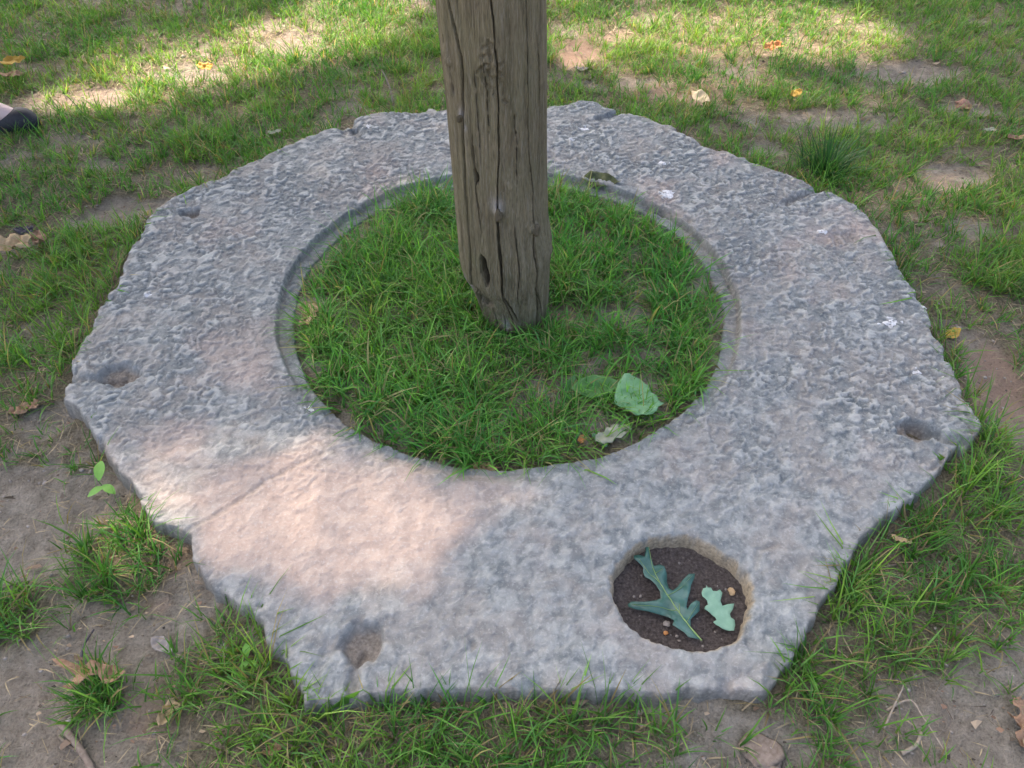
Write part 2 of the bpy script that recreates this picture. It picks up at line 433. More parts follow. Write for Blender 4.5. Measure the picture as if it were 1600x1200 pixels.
def slab_d(x, y):
    x, y = np.asarray(x), np.asarray(y)
    i = np.clip(((x-SX[0])/(SX[1]-SX[0])).astype(int), 0, len(SX)-1); j = np.clip(((y-SY[0])/(SY[1]-SY[0])).astype(int), 0, len(SY)-1)
    o = np.maximum(np.maximum(SX[0]-x, x-SX[-1]), np.maximum(np.maximum(SY[0]-y, y-SY[-1]), 0))
    return SD[j, i] - o
# ------------------------------------------------------------------ ground
# worn places: px, py, half sizes in metres, bareness
BARE = [(1095,156,.07,.05,.8),(1243,150,.05,.04,.6),(1490,520,.05,.04,.8),(22,386,.1,.05,.7),(64,380,.06,.05,.6),(1406,848,.04,.03,.7),(22,105,.1,.06,.6),(50,780,.24,.13,1),(40,860,.20,.12,.95),(90,1010,.20,.16,.95),(40,1120,.24,.16,.95),(200,1060,.16,.12,.8),(250,1000,.12,.08,.7),(180,1170,.14,.1,.6),
        (200,330,.15,.09,1),(150,345,.1,.06,.6),(1490,275,.14,.09,1),(1310,185,.20,.09,1),(1420,112,.22,.11,1),(1370,95,.1,.06,.6),(1510,172,.14,.06,.8),(905,85,.10,.12,.9),(960,60,.10,.08,.6),
        (1560,600,.09,.12,1),(1535,560,.07,.1,.9),(1590,650,.09,.1,.9),(1500,1090,.17,.11,1),(1560,1150,.18,.11,1),(1420,1180,.12,.08,.7),(1560,1050,.12,.06,.6),(475,70,.22,.14,.8),(520,90,.16,.07,.7),(300,115,.18,.07,.7),(1250,55,.2,.08,.3),(150,150,.16,.08,.9),
        (1200,235,.08,.04,.9),(1010,132,.14,.05,.8),(1060,150,.12,.06,.7),(60,170,.3,.06,.5),(110,215,.16,.06,.5),(170,260,.10,.05,.6),(1190,1170,.10,.06,1),(1030,1125,.12,.035,.9),(900,1110,.1,.03,.4),
        (1520,360,.08,.07,.8),(1280,860+0,.0,.0,0),(230,600,.0,.0,0),(60,660,.08,.06,.8),(60,520,.1,.07,.5),(190,40,.06,.04,.8),(1200,20,.1,.06,.5),(300,930,.10,.07,.75),(290,970,.08,.06,.5),(1190,80,.12,.06,.5),(30,250,.12,.08,.5)]
LUSH = [(190,880,.11,.10,.7),(25,960,.06,.07,.8),(160,1085,.055,.05,.9),(330,1040,.10,.08,.5),(400,1090,.12,.06,.5),(700,1150,.4,.09,.55),(1400,960,.2,.14,.5),(1420,880,.15,.1,.55),(1250,1050,.12,.06,.6),
        (350,230,.2,.12,.7),(130,390,.14,.12,.8),(60,560,.14,.1,.5),(1570,420,.14,.16,.8),(1450,220,.12,.1,.4),(230,170,.0,.0,0),(600,80,.3,.25,.6),(1490,690,.1,.06,.8),(1500,780,.15,.1,.6),(90,580,.1,.1,.4),(100,450,.14,.1,.6)]
def field(X, Y, lst, noise=True):
    f = np.zeros_like(X)
    nz = .6*fbm(X, Y, 9, 3, 101) + .45*fbm(X, Y, 32, 3, 103) if noise else 0
    for px, py, rx, ry, a in lst:
        if rx <= 0: continue
        c = at(px, py, 0)
        q = np.hypot((X-c.x)/rx, (Y-c.y)/ry) + nz
        f = np.maximum(f, a*sstep(1.2, .65, q))
    return f
RCLEAR = [(948,684,.07,.04,.95),(486,496,.05,.06,.95),(998,622,.08,.05,.8),(925,610,.06,.03,.6),(955,515,.15,.07,.75),(1000,560,.08,.04,.5),(640,560,.05,.04,.6),(560,620,.06,.04,.5),(820,640,.08,.04,.5),(700,660,.05,.03,.5),(1020,420,.06,.04,.5),(900,400,.05,.05,.4),(880,505,.05,.05,.8),(690,370,.06,.05,.6),(650,330,.08,.03,.5),(1090,470,.04,.05,.4),(560,440,.05,.04,.4)]
def density(X, Y):
    bare = field(X, Y, BARE); lush = field(X, Y, LUSH)
    base = .62 + .75*fbm(X, Y, 3.2, 4, 105) + .35*fbm(X, Y, 12, 3, 109)
    D = np.clip(base, .06, 1)*(1-.97*bare)
    D = np.maximum(D, lush*.95)
    rr = np.hypot(X-RING.x, Y-RING.y)
    inr = rr < R1
    Dr = np.clip(.60 + 1.3*fbm(X, Y, 10, 3, 113), .08, 1)*(1-field(X, Y, RCLEAR))
    D = np.where(inr, Dr, D)
    return D, bare, lush, inr
def ground_z(X, Y):
    z = .014*fbm(X, Y, 1.6, 4, 120) + .006*fbm(X, Y, 9, 3, 124) + .005*fbm(X, Y, 30, 3, 127)
    z = z + .017*sstep(-.16, -.01, slab_d(X, Y))*(1+.5*fbm(X, Y, 5, 2, 118))
    rr = np.hypot(X-RING.x, Y-RING.y)
    z = np.where(rr < R1+.02, z*.5 + .021, z)
    rh = np.hypot(X-HOLE.x, Y-HOLE.y)
    z = np.where(rh < RH+.05, .015 + .004*fbm(X, Y, 20, 4, 130) + .010*sstep(.06, .15, rh)*(.5+.8*fbm(X, Y, 8, 2, 133)), z)
    return z
def build_ground():
    def axis(lo, hi, st):
        a = np.arange(lo, hi, st); k = np.cumsum(.03*1.22**np.arange(34))
        return np.concatenate([lo-k[::-1], a, a[-1]+k])
    xs = axis(-2.9, 2.9, .0145); ys = axis(.2, 4.5, .0145)
    X, Y = np.meshgrid(xs, ys)
    D, bare, lush, inr = density(X, Y)
    z = ground_z(X, Y) - .010*bare*(~inr)
    hum = sstep(RH+.04, RH+.02, np.hypot(X-HOLE.x, Y-HOLE.y))
    th = sstep(.12, .55, D)*(1-hum)
    CL = [(900,80,.14,.14,1),(1560,600,.12,.16,1),(960,60,.2,.1,.8),(480,70,.3,.14,.2),(1060,150,.25,.1,.7),(1200,80,.4,.12,.5),(880,505,.08,.06,.8),(270,870,.06,.1,.7),(250,1110,.08,.05,.5),(150,150,.3,.1,.3),(1450,300,.3,.12,.45)]
    clay = field(X, Y, CL)
    o = mesh_np('ground', np.stack([X, Y, z], -1).reshape(-1, 3), grid_faces(len(xs), len(ys)), M['ground'], None, True,
                dict(thatch=th.ravel(), humus=hum.ravel(), clay=clay.ravel()))
    tag(o, kind='structure')
build_ground()

# ------------------------------------------------------------------ wooden post
def build_post():
    front = at(812, 521, .03)
    YP = front.y + .085
    LE = [(0,680),(70,686),(130,693),(200,700),(270,707),(340,713),(400,718),(420,722),(440,736),(460,745),(480,750),(500,758),(520,763)]
    RE = [(0,858),(100,858),(200,857),(270,858),(340,860),(372,865),(385,866),(420,862),(460,860),(500,858),(520,856)]
    def onplane(px, py):
        x = (px-800)/FPX; y = (600-py)/FPX; c, s = math.cos(PITCH), math.sin(PITCH)
        t = YP/(c+y*s); return x*t, CAM_Z + (-s+y*c)*t
    L = np.array([onplane(x, y) for y, x in LE]); Rr = np.array([onplane(x, y) for y, x in RE])
    L = L[::-1]; Rr = Rr[::-1]
    nt = 460
    zs = np.concatenate([np.arange(-.06, .90, .0042), np.linspace(.91, 2.05, 60)])
    th = np.linspace(-np.pi, np.pi, nt, endpoint=False)         # 0 faces the camera side (-y)
    xl = np.interp(zs, L[:, 1], L[:, 0]); xr = np.interp(zs, Rr[:, 1], Rr[:, 0])
    top = L[-1, 1]
    xl = np.where(zs > top, L[-1, 0]-.03*(zs-top), xl); xr = np.where(zs > top, Rr[-1, 0]-.05*(zs-top), xr)
    ker = np.ones(5)/5
    pad = lambda a: np.convolve(np.r_[[a[0]]*2, a, [a[-1]]*2], ker, 'valid')
    xl, xr = pad(xl), pad(xr)
    cx = (xl+xr)/2; R = (xr-xl)/2
    T, Z = np.meshgrid(th, zs)
    RR = R[:, None]*np.ones_like(T)
    def tn(f, g, s, o=3):    # noise that wraps round the post
        return fbm(np.cos(T)*f + 7, np.sin(T)*f + Z*g, 1.0, o, s)
    rad = RR*(1 + .035*np.cos(2*T+.6) + .03*np.cos(3*T-.9) + .05*tn(1.6, 1.6, 200))
    rad += .0030*fbm(T*5.0, Z*3.0, 1, 3, 205) + .0016*fbm(T*16, Z*4, 1, 3, 209) + .0009*fbm(T*40, Z*7, 1, 2, 212)
    rot = np.zeros_like(T); pale = np.zeros_like(T)
    zpx = lambda py: onplane(800, py)[1]
    def u2t(u): return math.asin(max(-1, min(1, 2*u-1)))
    # long drying cracks: list of (photo row, fraction across the width), half width rad, depth
    for pts, wd, dep in (([(-60,.12),(0,.165),(60,.225),(120,.205),(200,.165),(270,.15),(340,.145),(420,.12),(470,.08)], .042, .030),
                         ([(-100,.5),(60,.53),(150,.525),(215,.50),(262,.475),(300,.46),(380,.455),(430,.46),(480,.50)], .011, .012),
                         ([(262,.475),(310,.47),(370,.46),(410,.45),(450,.52),(470,.55)], .022, .016),
                         ([(-100,.80),(60,.795),(150,.79),(210,.785),(262,.81),(330,.80),(400,.80),(470,.86),(500,.83)], .011, .014),
                         ([(330,.80),(360,.79),(420,.815),(500,.80),(530,.80)], .035, .012),
                         ([(170,.275),(200,.262),(235,.27),(262,.262),(300,.285),(330,.29)], .018, .012),
                         ([(40,.42),(110,.435),(180,.43)], .006, .006), ([(120,.66),(200,.67),(260,.655)], .006, .005), ([(20,.90),(160,.92),(280,.9)], .008, .005),
                         ([(285,.07),(340,.06),(400,.06)], .02, .008), ([(300,.62),(380,.63),(440,.60)], .008, .005),
                         ([(430,.25),(480,.27),(520,.3)], .02, .007), ([(450,.38),(490,.40),(525,.42)], .018, .006), ([(60,.33),(140,.335),(230,.33)], .006, .005)):
        zz = np.array([zpx(p[0]) for p in pts]); tt = np.array([u2t(p[1]) for p in pts])
        o_ = np.argsort(zz); tc = np.interp(Z, zz[o_], tt[o_])
        w = sstep(zz.min()-.01, zz.min()+.05, Z)*sstep(zz.max()+.01, zz.max()-.05, Z)
        q = np.abs(T - tc + .03*fbm(Z*14, T*0+.3, 1, 3, 220+int(1000*wd)))
        g = sstep(wd*.7+.0055, wd*.1, q)*w
        rad -= dep*g; rot = np.maximum(rot, .7*sstep(.6, .98, g))  # shade deep in the crack painted into the colour
        rad += .003*sstep(wd*5, wd*1.3, q)*w*(1-g)
    # hollows
    for py, u, hw, hh, dep in ((240,.275,.06,.018,.030),(378,.27,.10,.034,.040),(392,.30,.08,.030,.030),(210,.262,.035,.03,.012),(505,.80,.10,.03,.03),(515,.93,.10,.03,.03),(425,.10,.30,.016,.012),(440,.18,.25,.022,.014),(45,.06,.03,.010,.006),(118,.10,.05,.014,.006)):
        q = np.hypot((T-u2t(u))/hw, (Z-zpx(py))/hh) + .35*fbm(T*9, Z*25, 1, 2, 240)
        g = sstep(1.1, .6, q); rad -= dep*g; rot = np.maximum(rot, (.9 if dep > .015 else .35)*g)  # hollows get the same painted shade
    # swellings round the knots
    KN = [(288,.475,.018,.010),(322,.81,.022,.008),(155,.17,.010,.007),(478,.42,.018,.010),(380,.985,.03,.004),(75,.10,.016,.006),(62,.53,.02,.004),(250,.57,.025,.004)]
    for py, u, s, hgt in KN:
        q = np.hypot((T-u2t(u))*.105, (Z-zpx(py)))/s
        rad += hgt*np.exp(-q*q*.9) - hgt*.9*np.exp(-((q-.75)/.22)**2)*.35
    for py, u, s in ((279,.47,.012),(150,.175,.008),(470,.40,.010),(425,.04,.012),(168,.2,.006)):
        q = np.hypot((T-u2t(u))*.105, (Z-zpx(py))*.6)/s
        pale = np.maximum(pale, .8*np.exp(-q*q))
    # knife carving, weathered scribble
    CAR = [[(.42,38),(.50,30),(.53,52),(.46,44)],[(.40,52),(.47,48),(.55,62)],[(.44,62),(.55,66),(.58,58)],[(.45,72),(.52,68),(.56,78),(.50,84),(.45,78),(.45,72)],
           [(.40,70),(.41,90),(.46,98)],[(.36,78),(.42,66)],[(.55,84),(.58,98),(.57,108)],[(.47,98),(.52,101),(.49,108)],[(.57,118),(.60,121)],[(.47,26),(.49,60)],[(.53,40),(.535,70)]]
    for ln in CAR:
        w = [(u2t(u)*.105, zpx(py)) for u, py in ln]
        q = seg_dist(T*.105, Z, w); g = sstep(.0042, .0012, q)
        rad -= .0026*g; rad += .0012*sstep(.009, .005, q)*(1-g); rot = np.maximum(rot, .12*g)
    dirt = sstep(.12, .02, Z)
    rot = np.maximum(rot, .30*dirt*sstep(-.2, .3, fbm(T*4, Z*12, 1, 3, 250)))
    Xp = cx[:, None] + rad*np.sin(T); Yp = YP - rad*np.cos(T)*.96
    V = np.stack([Xp, Yp, Z], -1).reshape(-1, 3)
    nz = len(zs)
    j = np.arange(nz-1)[:, None]*nt; i = np.arange(nt)[None, :]; i2 = (i+1) % nt
    F = np.stack([j+i, j+i2, j+nt+i2, j+nt+i], -1).reshape(-1, 4)
    root = empty('wooden_post', (cx[14], YP, 0))
    mesh = mesh_np('shaft', V - np.array(root.location), F, M['wood'], root, True, dict(rot=rot.ravel(), pale=pale.ravel()))
    # cap, sawn top
    bm = bmesh.new(); ring = [bm.verts.new(V[(nz-1)*nt+k]-np.array(root.location)) for k in range(0, nt, 4)]
    cv = bm.verts.new(Vector((cx[-1], YP, zs[-1]+.004))-root.location)
    for k in range(len(ring)): bm.faces.new((ring[k], ring[(k+1) % len(ring)], cv))
    me = bpy.data.meshes.new('sawn_top'); bm.to_mesh(me); bm.free(); link('sawn_top', me, M['wood'], root)
    # knots: dark stub ends standing out of the shaft
    for py, u, s in ((291,.48,.0105),(326,.815,.012),(157,.168,.006),(479,.44,.008)):
        t0 = u2t(u); z0 = zpx(py); k = np.argmin(np.abs(zs-z0)); kt = np.argmin(np.abs(th-t0))
        c = Vector(V[k*nt+kt]); nrm = Vector((math.sin(t0), -math.cos(t0), 0)); tg = Vector((nrm.y*-1, nrm.x, 0))
        bm = bmesh.new(); N = 14; prev = None
        for rr_, hh in ((1.15, -.006), (1.1, .001), (.92, .0035), (.55, .0042), (.2, .003)):
            cur = []
            for a in range(N):
                an = 2*math.pi*a/N; w = 1+.14*math.sin(3*an+py)+.08*math.sin(5*an)
                p = c + nrm*hh + tg*(math.cos(an)*s*rr_*w*.8) + Vector((0, 0, 1))*(math.sin(an)*s*rr_*w*1.25)
                cur.append(bm.verts.new(p-root.location))
            if prev:
                for a in range(N): bm.faces.new((prev[a], prev[(a+1) % N], cur[(a+1) % N], cur[a]))
            prev = cur
        bm.faces.new(prev)
        me = bpy.data.meshes.new('knot'); bm.to_mesh(me); bm.free()
        for p in me.polygons: p.use_smooth = True
        a = me.attributes.new('rot', 'FLOAT', 'POINT'); a.data.foreach_set('value', np.full(len(me.vertices), .45, np.float32))
        link('knot', me, M['wood'], root)
    tag(root, 'weathered grey brown wooden post with long cracks and knots standing in the ring', 'post')
    return root, cx[14], YP
post, PX, PY = build_post()

# ------------------------------------------------------------------ grass
def blades(root, L, W, az, e0, e1, col, nseg=3, clampslab=True, twist=None):
    """root (n,3); one tapering bent blade each -> V, F, vertex colours"""
    n = len(L); seg = L/nseg
    dirx, diry = np.cos(az), np.sin(az)
    sx, sy = -diry, dirx
    if twist is not None:
        sx, sy = np.cos(az+twist), np.sin(az+twist)
    P = root.copy(); rows = []; wd = [1.0, .92, .66, .4][:nseg]
    for k in range(nseg):
        h = (W*wd[k]*.5)
        a = P.copy(); b = P.copy()
        a[:, 0] -= sx*h; a[:, 1] -= sy*h; b[:, 0] += sx*h; b[:, 1] += sy*h
        rows += [a, b]
        e = e0 + (e1-e0)*(k+.5)/nseg
        P = P + np.stack([dirx*np.cos(e)*seg, diry*np.cos(e)*seg, np.sin(e)*seg], 1)
    rows.append(P.copy())
    V = np.stack(rows, 1)                   # n, 2*nseg+1, 3
    if clampslab:
        gz = ground_z(V[..., 0], V[..., 1]) + .003
        sz = slab_z(V[..., 0], V[..., 1]) + .0035
        gz = np.maximum(gz, sz)
        gz[:, :2] = -1
        V[..., 2] = np.maximum(V[..., 2], gz)
    m = 2*nseg+1; base = (np.arange(n)*m)[:, None]
    tris = []
    for k in range(nseg-1):
        o = 2*k; tris += [[o, o+1, o+3], [o, o+3, o+2]]
    o = 2*(nseg-1); tris.append([o, o+1, o+2])
    F = (base[:, None, :] + np.array(tris)[None]).reshape(-1, 3)
    shade = np.linspace(.72, 1.12, m)[None, :, None]          # shade at the blade foot put into the colour
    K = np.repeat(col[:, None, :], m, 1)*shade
    return V.reshape(-1, 3), F, K.reshape(-1, 3)

def grass_cols(n, dry=.1, X=None, Y=None):
    a = np.array([.066, .200, .030]); b = np.array([.195, .375, .060]); c = np.array([.085, .255, .105])
    u = rng.random(n)[:, None]; w = (rng.random(n)**2)[:, None]
    col = a*(1-u) + b*u; col = col*(1-.5*w) + c*.5*w
    if X is not None:
        big = fbm(X, Y, 2.5, 3, 140)[:, None]
        col *= 1 + .35*big
        col[:, 0] *= 1 + .5*np.clip(big[:, 0], -.4, .6)
    d = rng.random(n) < dry
    col[d] = np.array([.34, .27, .13])*(.6+.6*rng.random((d.sum(), 1)))
    return col

def lawn():
    # tuft centres; tighter where the camera can look, thin beyond
    cand = []
    N = 52000
    x = rng.uniform(-2.75, 2.75, N); y = rng.uniform(.35, 4.35, N)
    D, bare, lush, inr = density(x, y)
    d = slab_edge(x, y)
    ok = (rng.random(N) < np.clip(D, 0, 1)**1.25) & (d < -.008)
    x, y, lush, bare = x[ok], y[ok], lush[ok], bare[ok]
    # what the photo cannot see stays thin
    c, s = math.cos(PITCH), math.sin(PITCH)
    dep = y*c + CAM_Z*s; px = 800 + FPX*x/dep; py = 600 + FPX*(CAM_Z*c - y*s)/dep
    vis = (px > -60) & (px < 1660) & (py > -60) & (py < 1290)
    keep = vis | (rng.random(len(x)) < .35)
    x, y, lush = x[keep], y[keep], lush[keep]
    nb = rng.integers(5, 12, len(x)) + (lush*6).astype(int)
    ti = np.repeat(np.arange(len(x)), nb); n = len(ti)
    az = rng.uniform(0, 2*np.pi, n)
    sp = np.abs(rng.normal(0, .010, n))
    rx = x[ti] + np.cos(az)*sp; ry = y[ti] + np.sin(az)*sp
    dd = slab_edge(rx, ry)
    ok = dd < -.002
    rx, ry, az, ti = rx[ok], ry[ok], az[ok], ti[ok]; n = len(rx)
    az = az + rng.normal(0, .5, n)
    tl = rng.lognormal(0, .28, len(x))
    L = .043*tl[ti]*(1+.45*lush[ti])*rng.lognormal(0, .38, n)
    L = np.clip(L, .012, .13)
    # the sward is longer where the mower cannot reach, along the slab
    ed = dd[ok]
    L *= 1 + .25*sstep(-.10, -.01, ed)
    W = rng.uniform(.0018, .0040, n)*(1+.2*lush[ti])
    e0 = np.radians(rng.uniform(40, 88, n)); e1 = e0 - np.radians(rng.uniform(5, 85, n))*np.clip(L/.06, .3, 1.2)
    root = np.stack([rx, ry, ground_z(rx, ry)-.003], 1)
    col = grass_cols(n, .13, rx, ry)*rng.uniform(.65, 1.30, (n, 1))
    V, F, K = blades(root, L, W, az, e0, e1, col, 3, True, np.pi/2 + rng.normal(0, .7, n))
    o = mesh_np('lawn_grass', V, F, M['grass'], None, False, dict(col=K))
    tag(o, 'patchy green lawn grass growing round the stone slab', 'grass', kind='stuff')
    return n
n1 = lawn()

def ring_grass():
    N = 5200
    a = rng.uniform(0, 2*np.pi, N); r = (R2-.012+.022*sstep(-.25, -.85, np.sin(a)))*np.sqrt(rng.random(N))
    x = RING.x + r*np.cos(a); y = RING.y + r*np.sin(a)
    D, *_ = density(x, y)
    ok = (rng.random(N) < D) & (np.hypot(x-PX, y-PY) > .088)
    x, y = x[ok], y[ok]
    long = np.clip(.5 + .9*fbm(x, y, 5, 3, 150) + .35*sstep(.2, -.3, x-RING.x), 0, 1)
    nb = rng.integers(5, 11, len(x)); ti = np.repeat(np.arange(len(x)), nb); n = len(ti)
    az = rng.uniform(0, 2*np.pi, n); sp = np.abs(rng.normal(0, .010, n))
    rx = x[ti]+np.cos(az)*sp; ry = y[ti]+np.sin(az)*sp
    az = az + rng.normal(0, .5, n)
    L = np.clip((.028 + .062*long[ti])*rng.lognormal(0, .38, n), .012, .14)
    W = np.clip(rng.lognormal(math.log(.0030), .4, n), .0014, .0075)
    e0 = np.radians(rng.uniform(40, 88, n)); e1 = e0 - np.radians(rng.uniform(10, 100, n))*np.clip(L/.07, .3, 1.2)
    root = np.stack([rx, ry, ground_z(rx, ry)-.003], 1)
    col = grass_cols(n, .17, rx, ry)*np.array([.86, 1.0, .98])*rng.uniform(.7, 1.5, (n, 1))
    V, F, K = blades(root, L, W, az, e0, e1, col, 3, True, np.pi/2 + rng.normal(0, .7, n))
    o = mesh_np('ring_grass', V, F, M['grass'], None, False, dict(col=K))
    tag(o, 'long green grass filling the round opening of the slab', 'grass', kind='stuff')
    return n
n2 = ring_grass()

def long_blades():
    # odd long blades over the slab's edge and through the ring
    n0 = 26000
    x = rng.uniform(-1.3, 1.3, n0); y = rng.uniform(.45, 2.9, n0)
    d = slab_edge(x, y); rr = np.hypot(x-RING.x, y-RING.y)
    D, bare, lush, inr = density(x, y)
    cl = fbm(x, y, 6, 3, 160) + .6*((rr < R1) & (y < RING.y-.49))
    e_ = (d < -.004) & (d > -.05) & (rng.random(n0) < np.clip(.05+.9*cl, 0, .5)*(1-bare)*np.where(y < 1.0, 1.0, .5))
    g_ = (rr < R2-.012) & (np.hypot(x-PX, y-PY) > .09) & (rng.random(n0) < np.clip(.20+.9*cl, .03, .7))
    ok = e_ | g_
    x, y, rr, d = x[ok], y[ok], rr[ok], d[ok]; n = len(x)
    az = rng.uniform(0, 2*np.pi, n)
    fr = (rr < R1) & (y < RING.y-.42); az[fr] = rng.normal(-np.pi/2, .9, fr.sum())
    L = rng.uniform(.05, .135, n)*np.where(rr < R1, 1.0, .8); W = rng.uniform(.003, .0058, n)
    e0 = np.radians(rng.uniform(35, 80, n)); e1 = e0 - np.radians(rng.uniform(10, 100, n))
    root = np.stack([x, y, ground_z(x, y)-.003], 1)
    col = grass_cols(n, .10, x, y)*rng.uniform(.9, 1.35, (n, 1))
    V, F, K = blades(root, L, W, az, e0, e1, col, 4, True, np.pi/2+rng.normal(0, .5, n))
    o = mesh_np('long_grass', V, F, M['grass'], None, False, dict(col=K))
    tag(o, 'scattered long grass blades leaning over the edges of the slab', 'grass', kind='stuff')
long_blades()

def litter():
    N = 16000
    x = rng.uniform(-2.4, 2.4, N); y = rng.uniform(.4, 3.9, N)
    D, bare, lush, inr = density(x, y)
    ok = ((slab_edge(x, y) < -.004) & (rng.random(N) < .35+.6*bare)) | (np.hypot(x-RING.x, y-RING.y) < R2-.03)
    ok &= np.hypot(x-PX, y-PY) > .1
    x, y = x[ok], y[ok]; n = len(x)
    s_ = rng.lognormal(math.log(.0036), .6, n); a = rng.uniform(0, 6.28, n)
    k = np.arange(4)*np.pi/2
    rad = s_[:, None]*rng.uniform(.4, 1.2, (n, 4)); an = a[:, None]+k+rng.normal(0, .3, (n, 4))
    vx = x[:, None]+np.cos(an)*rad; vy = y[:, None]+np.sin(an)*rad*.6
    vz = ground_z(vx, vy)+.0015+rng.uniform(0, 1, (n, 4))*s_[:, None]*.6
    base = np.array([[.05, .04, .03], [.16, .11, .075], [.34, .26, .18], [.10, .08, .06], [.24, .15, .10]])[rng.integers(0, 5, n)]
    col = np.repeat((base*rng.uniform(.6, 1.4, (n, 1)))[:, None, :], 4, 1).reshape(-1, 3)
    o = mesh_np('leaf_litter', np.stack([vx, vy, vz], -1).reshape(-1, 3), np.arange(n*4).reshape(-1, 4), M['straw'], None, False, dict(col=col))
    tag(o, 'fine brown crumbs of dead leaf on the soil', 'litter', kind='stuff')
litter()

def sticks():
    N = 2600
    x = rng.uniform(-2.4, 2.4, N); y = rng.uniform(.4, 3.9, N)
    ok = ((slab_edge(x, y) < -.02) & (rng.random(N) < .4)) | (np.hypot(x-RING.x, y-RING.y) < R2-.06)
    ok &= np.hypot(x-PX, y-PY) > .12
    x, y = x[ok], y[ok]; n = len(x)
    L = rng.lognormal(math.log(.028), .5, n); W = rng.uniform(.0012, .0028, n); az = rng.uniform(0, 6.28, n)
    e0 = np.radians(rng.uniform(-4, 14, n)); e1 = np.radians(rng.uniform(-12, 6, n))
    col = np.array([[.07, .05, .035], [.15, .11, .075], [.30, .22, .15]])[rng.integers(0, 3, n)]*rng.uniform(.7, 1.3, (n, 1))
    V, F, K = blades(np.stack([x, y, ground_z(x, y)+.003], 1), L, W, az, e0, e1, col, 3, True, np.pi/2+rng.normal(0, .2, n))
    o = mesh_np('twig_litter', V, F, M['straw'], None, False, dict(col=K))
    tag(o, 'fine broken twigs strewn over the soil', 'litter', kind='stuff')
sticks()

def straw():
    N = 60000
    x = rng.uniform(-2.6, 2.6, N); y = rng.uniform(.4, 4.2, N)
    D, bare, lush, inr = density(x, y)
    p = np.where(inr, 1.0, np.clip(.18 + 1.1*D*(1-D)*2, .05, 1))
    ok = (rng.random(N) < p) & ((slab_edge(x, y) < -.004) | (np.hypot(x-RING.x, y-RING.y) < R2-.02)) & (np.hypot(x-PX, y-PY) > .1)
    x, y = x[ok], y[ok]; n = len(x)
    L = rng.uniform(.012, .055, n); W = rng.uniform(.0010, .0026, n)
    az = rng.uniform(0, 2*np.pi, n); e0 = np.radians(rng.uniform(5, 40, n)); e1 = np.radians(rng.uniform(-30, 20, n))
    col = np.array([.42, .34, .21])*(.45+.75*rng.random((n, 1)))*np.array([1, 1, 1])
    root = np.stack([x, y, ground_z(x, y)+.001], 1)
    V, F, K = blades(root, L, W, az, e0, e1, col, 2, True, np.pi/2 + rng.normal(0, .5, n))
    o = mesh_np('dry_straw', V, F, M['straw'], None, False, dict(col=K))
    tag(o, 'dead straw coloured grass lying between the green blades', 'dry grass', kind='stuff')
straw()

def gravel():
    N = 8000; Vs = []; Fs = []; b = 0
    x = rng.uniform(-2.2, 2.2, N); y = rng.uniform(.45, 3.6, N)
    D, bare, lush, inr = density(x, y)
    hole = (rng.random(N) < .003)
    a = rng.uniform(0, 6.28, N); r = RH*.85*np.sqrt(rng.random(N))
    x = np.where(hole, HOLE.x+r*np.cos(a), x); y = np.where(hole, HOLE.y+r*np.sin(a), y)
    ok = hole | ((rng.random(N) < bare + .08) & (slab_edge(x, y) < -.01))
    oct_ = np.array([(1,0,0),(.5,.8,.1),(-.6,.8,0),(-1,0,.1),(-.5,-.9,0),(.6,-.8,.1),(.1,.1,.75),(0,0,-.5)])
    of = np.array([(0,1,6),(1,2,6),(2,3,6),(3,4,6),(4,5,6),(5,0,6),(1,0,7),(2,1,7),(3,2,7),(4,3,7),(5,4,7),(0,5,7)])
    for xx, yy, hh in zip(x[ok], y[ok], hole[ok]):
        s = rng.uniform(.0015, .0042) if hh else rng.lognormal(math.log(.0027), .5)
        t = rng.uniform(0, 6.28); R_ = np.array([[np.cos(t), -np.sin(t), 0], [np.sin(t), np.cos(t), 0], [0, 0, 1]])
        v = (oct_*rng.uniform(.7, 1.25, (8, 1))*np.array([1, rng.uniform(.6, 1), .7])*s) @ R_.T
        z = float(ground_z(np.array([xx]), np.array([yy]))[0])
        Vs.append(v + np.array([xx, yy, z+s*.15])); Fs.append(of+b); b += 8
    o = mesh_np('soil_crumbs', np.concatenate(Vs), np.concatenate(Fs), M['pebble'], None, True)
    tag(o, 'small crumbs and grit scattered over the bare soil', 'grit', kind='stuff')
gravel()

def grass_tuft(name, px, py, n, Lm, spread, label, colr, wide=.005):
    c = at(px, py, 0)
    az = rng.uniform(0, 2*np.pi, n); r = np.abs(rng.normal(0, spread, n))
    rx, ry = np.cos(az)*r, np.sin(az)*r
    L = Lm*rng.uniform(.45, 1.1, n); W = rng.uniform(.6, 1.1, n)*wide
    e0 = np.radians(rng.uniform(48, 88, n)); e1 = e0 - np.radians(rng.uniform(10, 75, n))
    root = np.stack([c.x+rx, c.y+ry, ground_z(c.x+rx, c.y+ry)-.004], 1)
    col = np.array(colr)*rng.uniform(.65, 1.35, (n, 1))
    V, F, K = blades(root, L, W, az+rng.normal(0, .3, n), e0, e1, col, 4, True, np.pi/2+rng.normal(0, .5, n))
    V = V - np.array([c.x, c.y, 0])
    o = mesh_np(name, V, F, M['grass'], None, False, dict(col=K)); o.location = (c.x, c.y, 0)
    return tag(o, label, 'grass tuft')
grass_tuft('grass_tuft', 1288, 272, 230, .19, .036, 'tall dark green tuft of coarse grass behind the slab by its notched edge', (.032, .105, .034))
grass_tuft('grass_tuft', 130, 935, 70, .075, .035, 'bright green tuft of grass on bare soil beside the sunlit edge of the slab', (.10, .24, .05), .0032)
grass_tuft('grass_tuft', 152, 1100, 60, .085, .022, 'small grass tuft rising over the crumpled brown oak leaf', (.08, .22, .05), .0034)

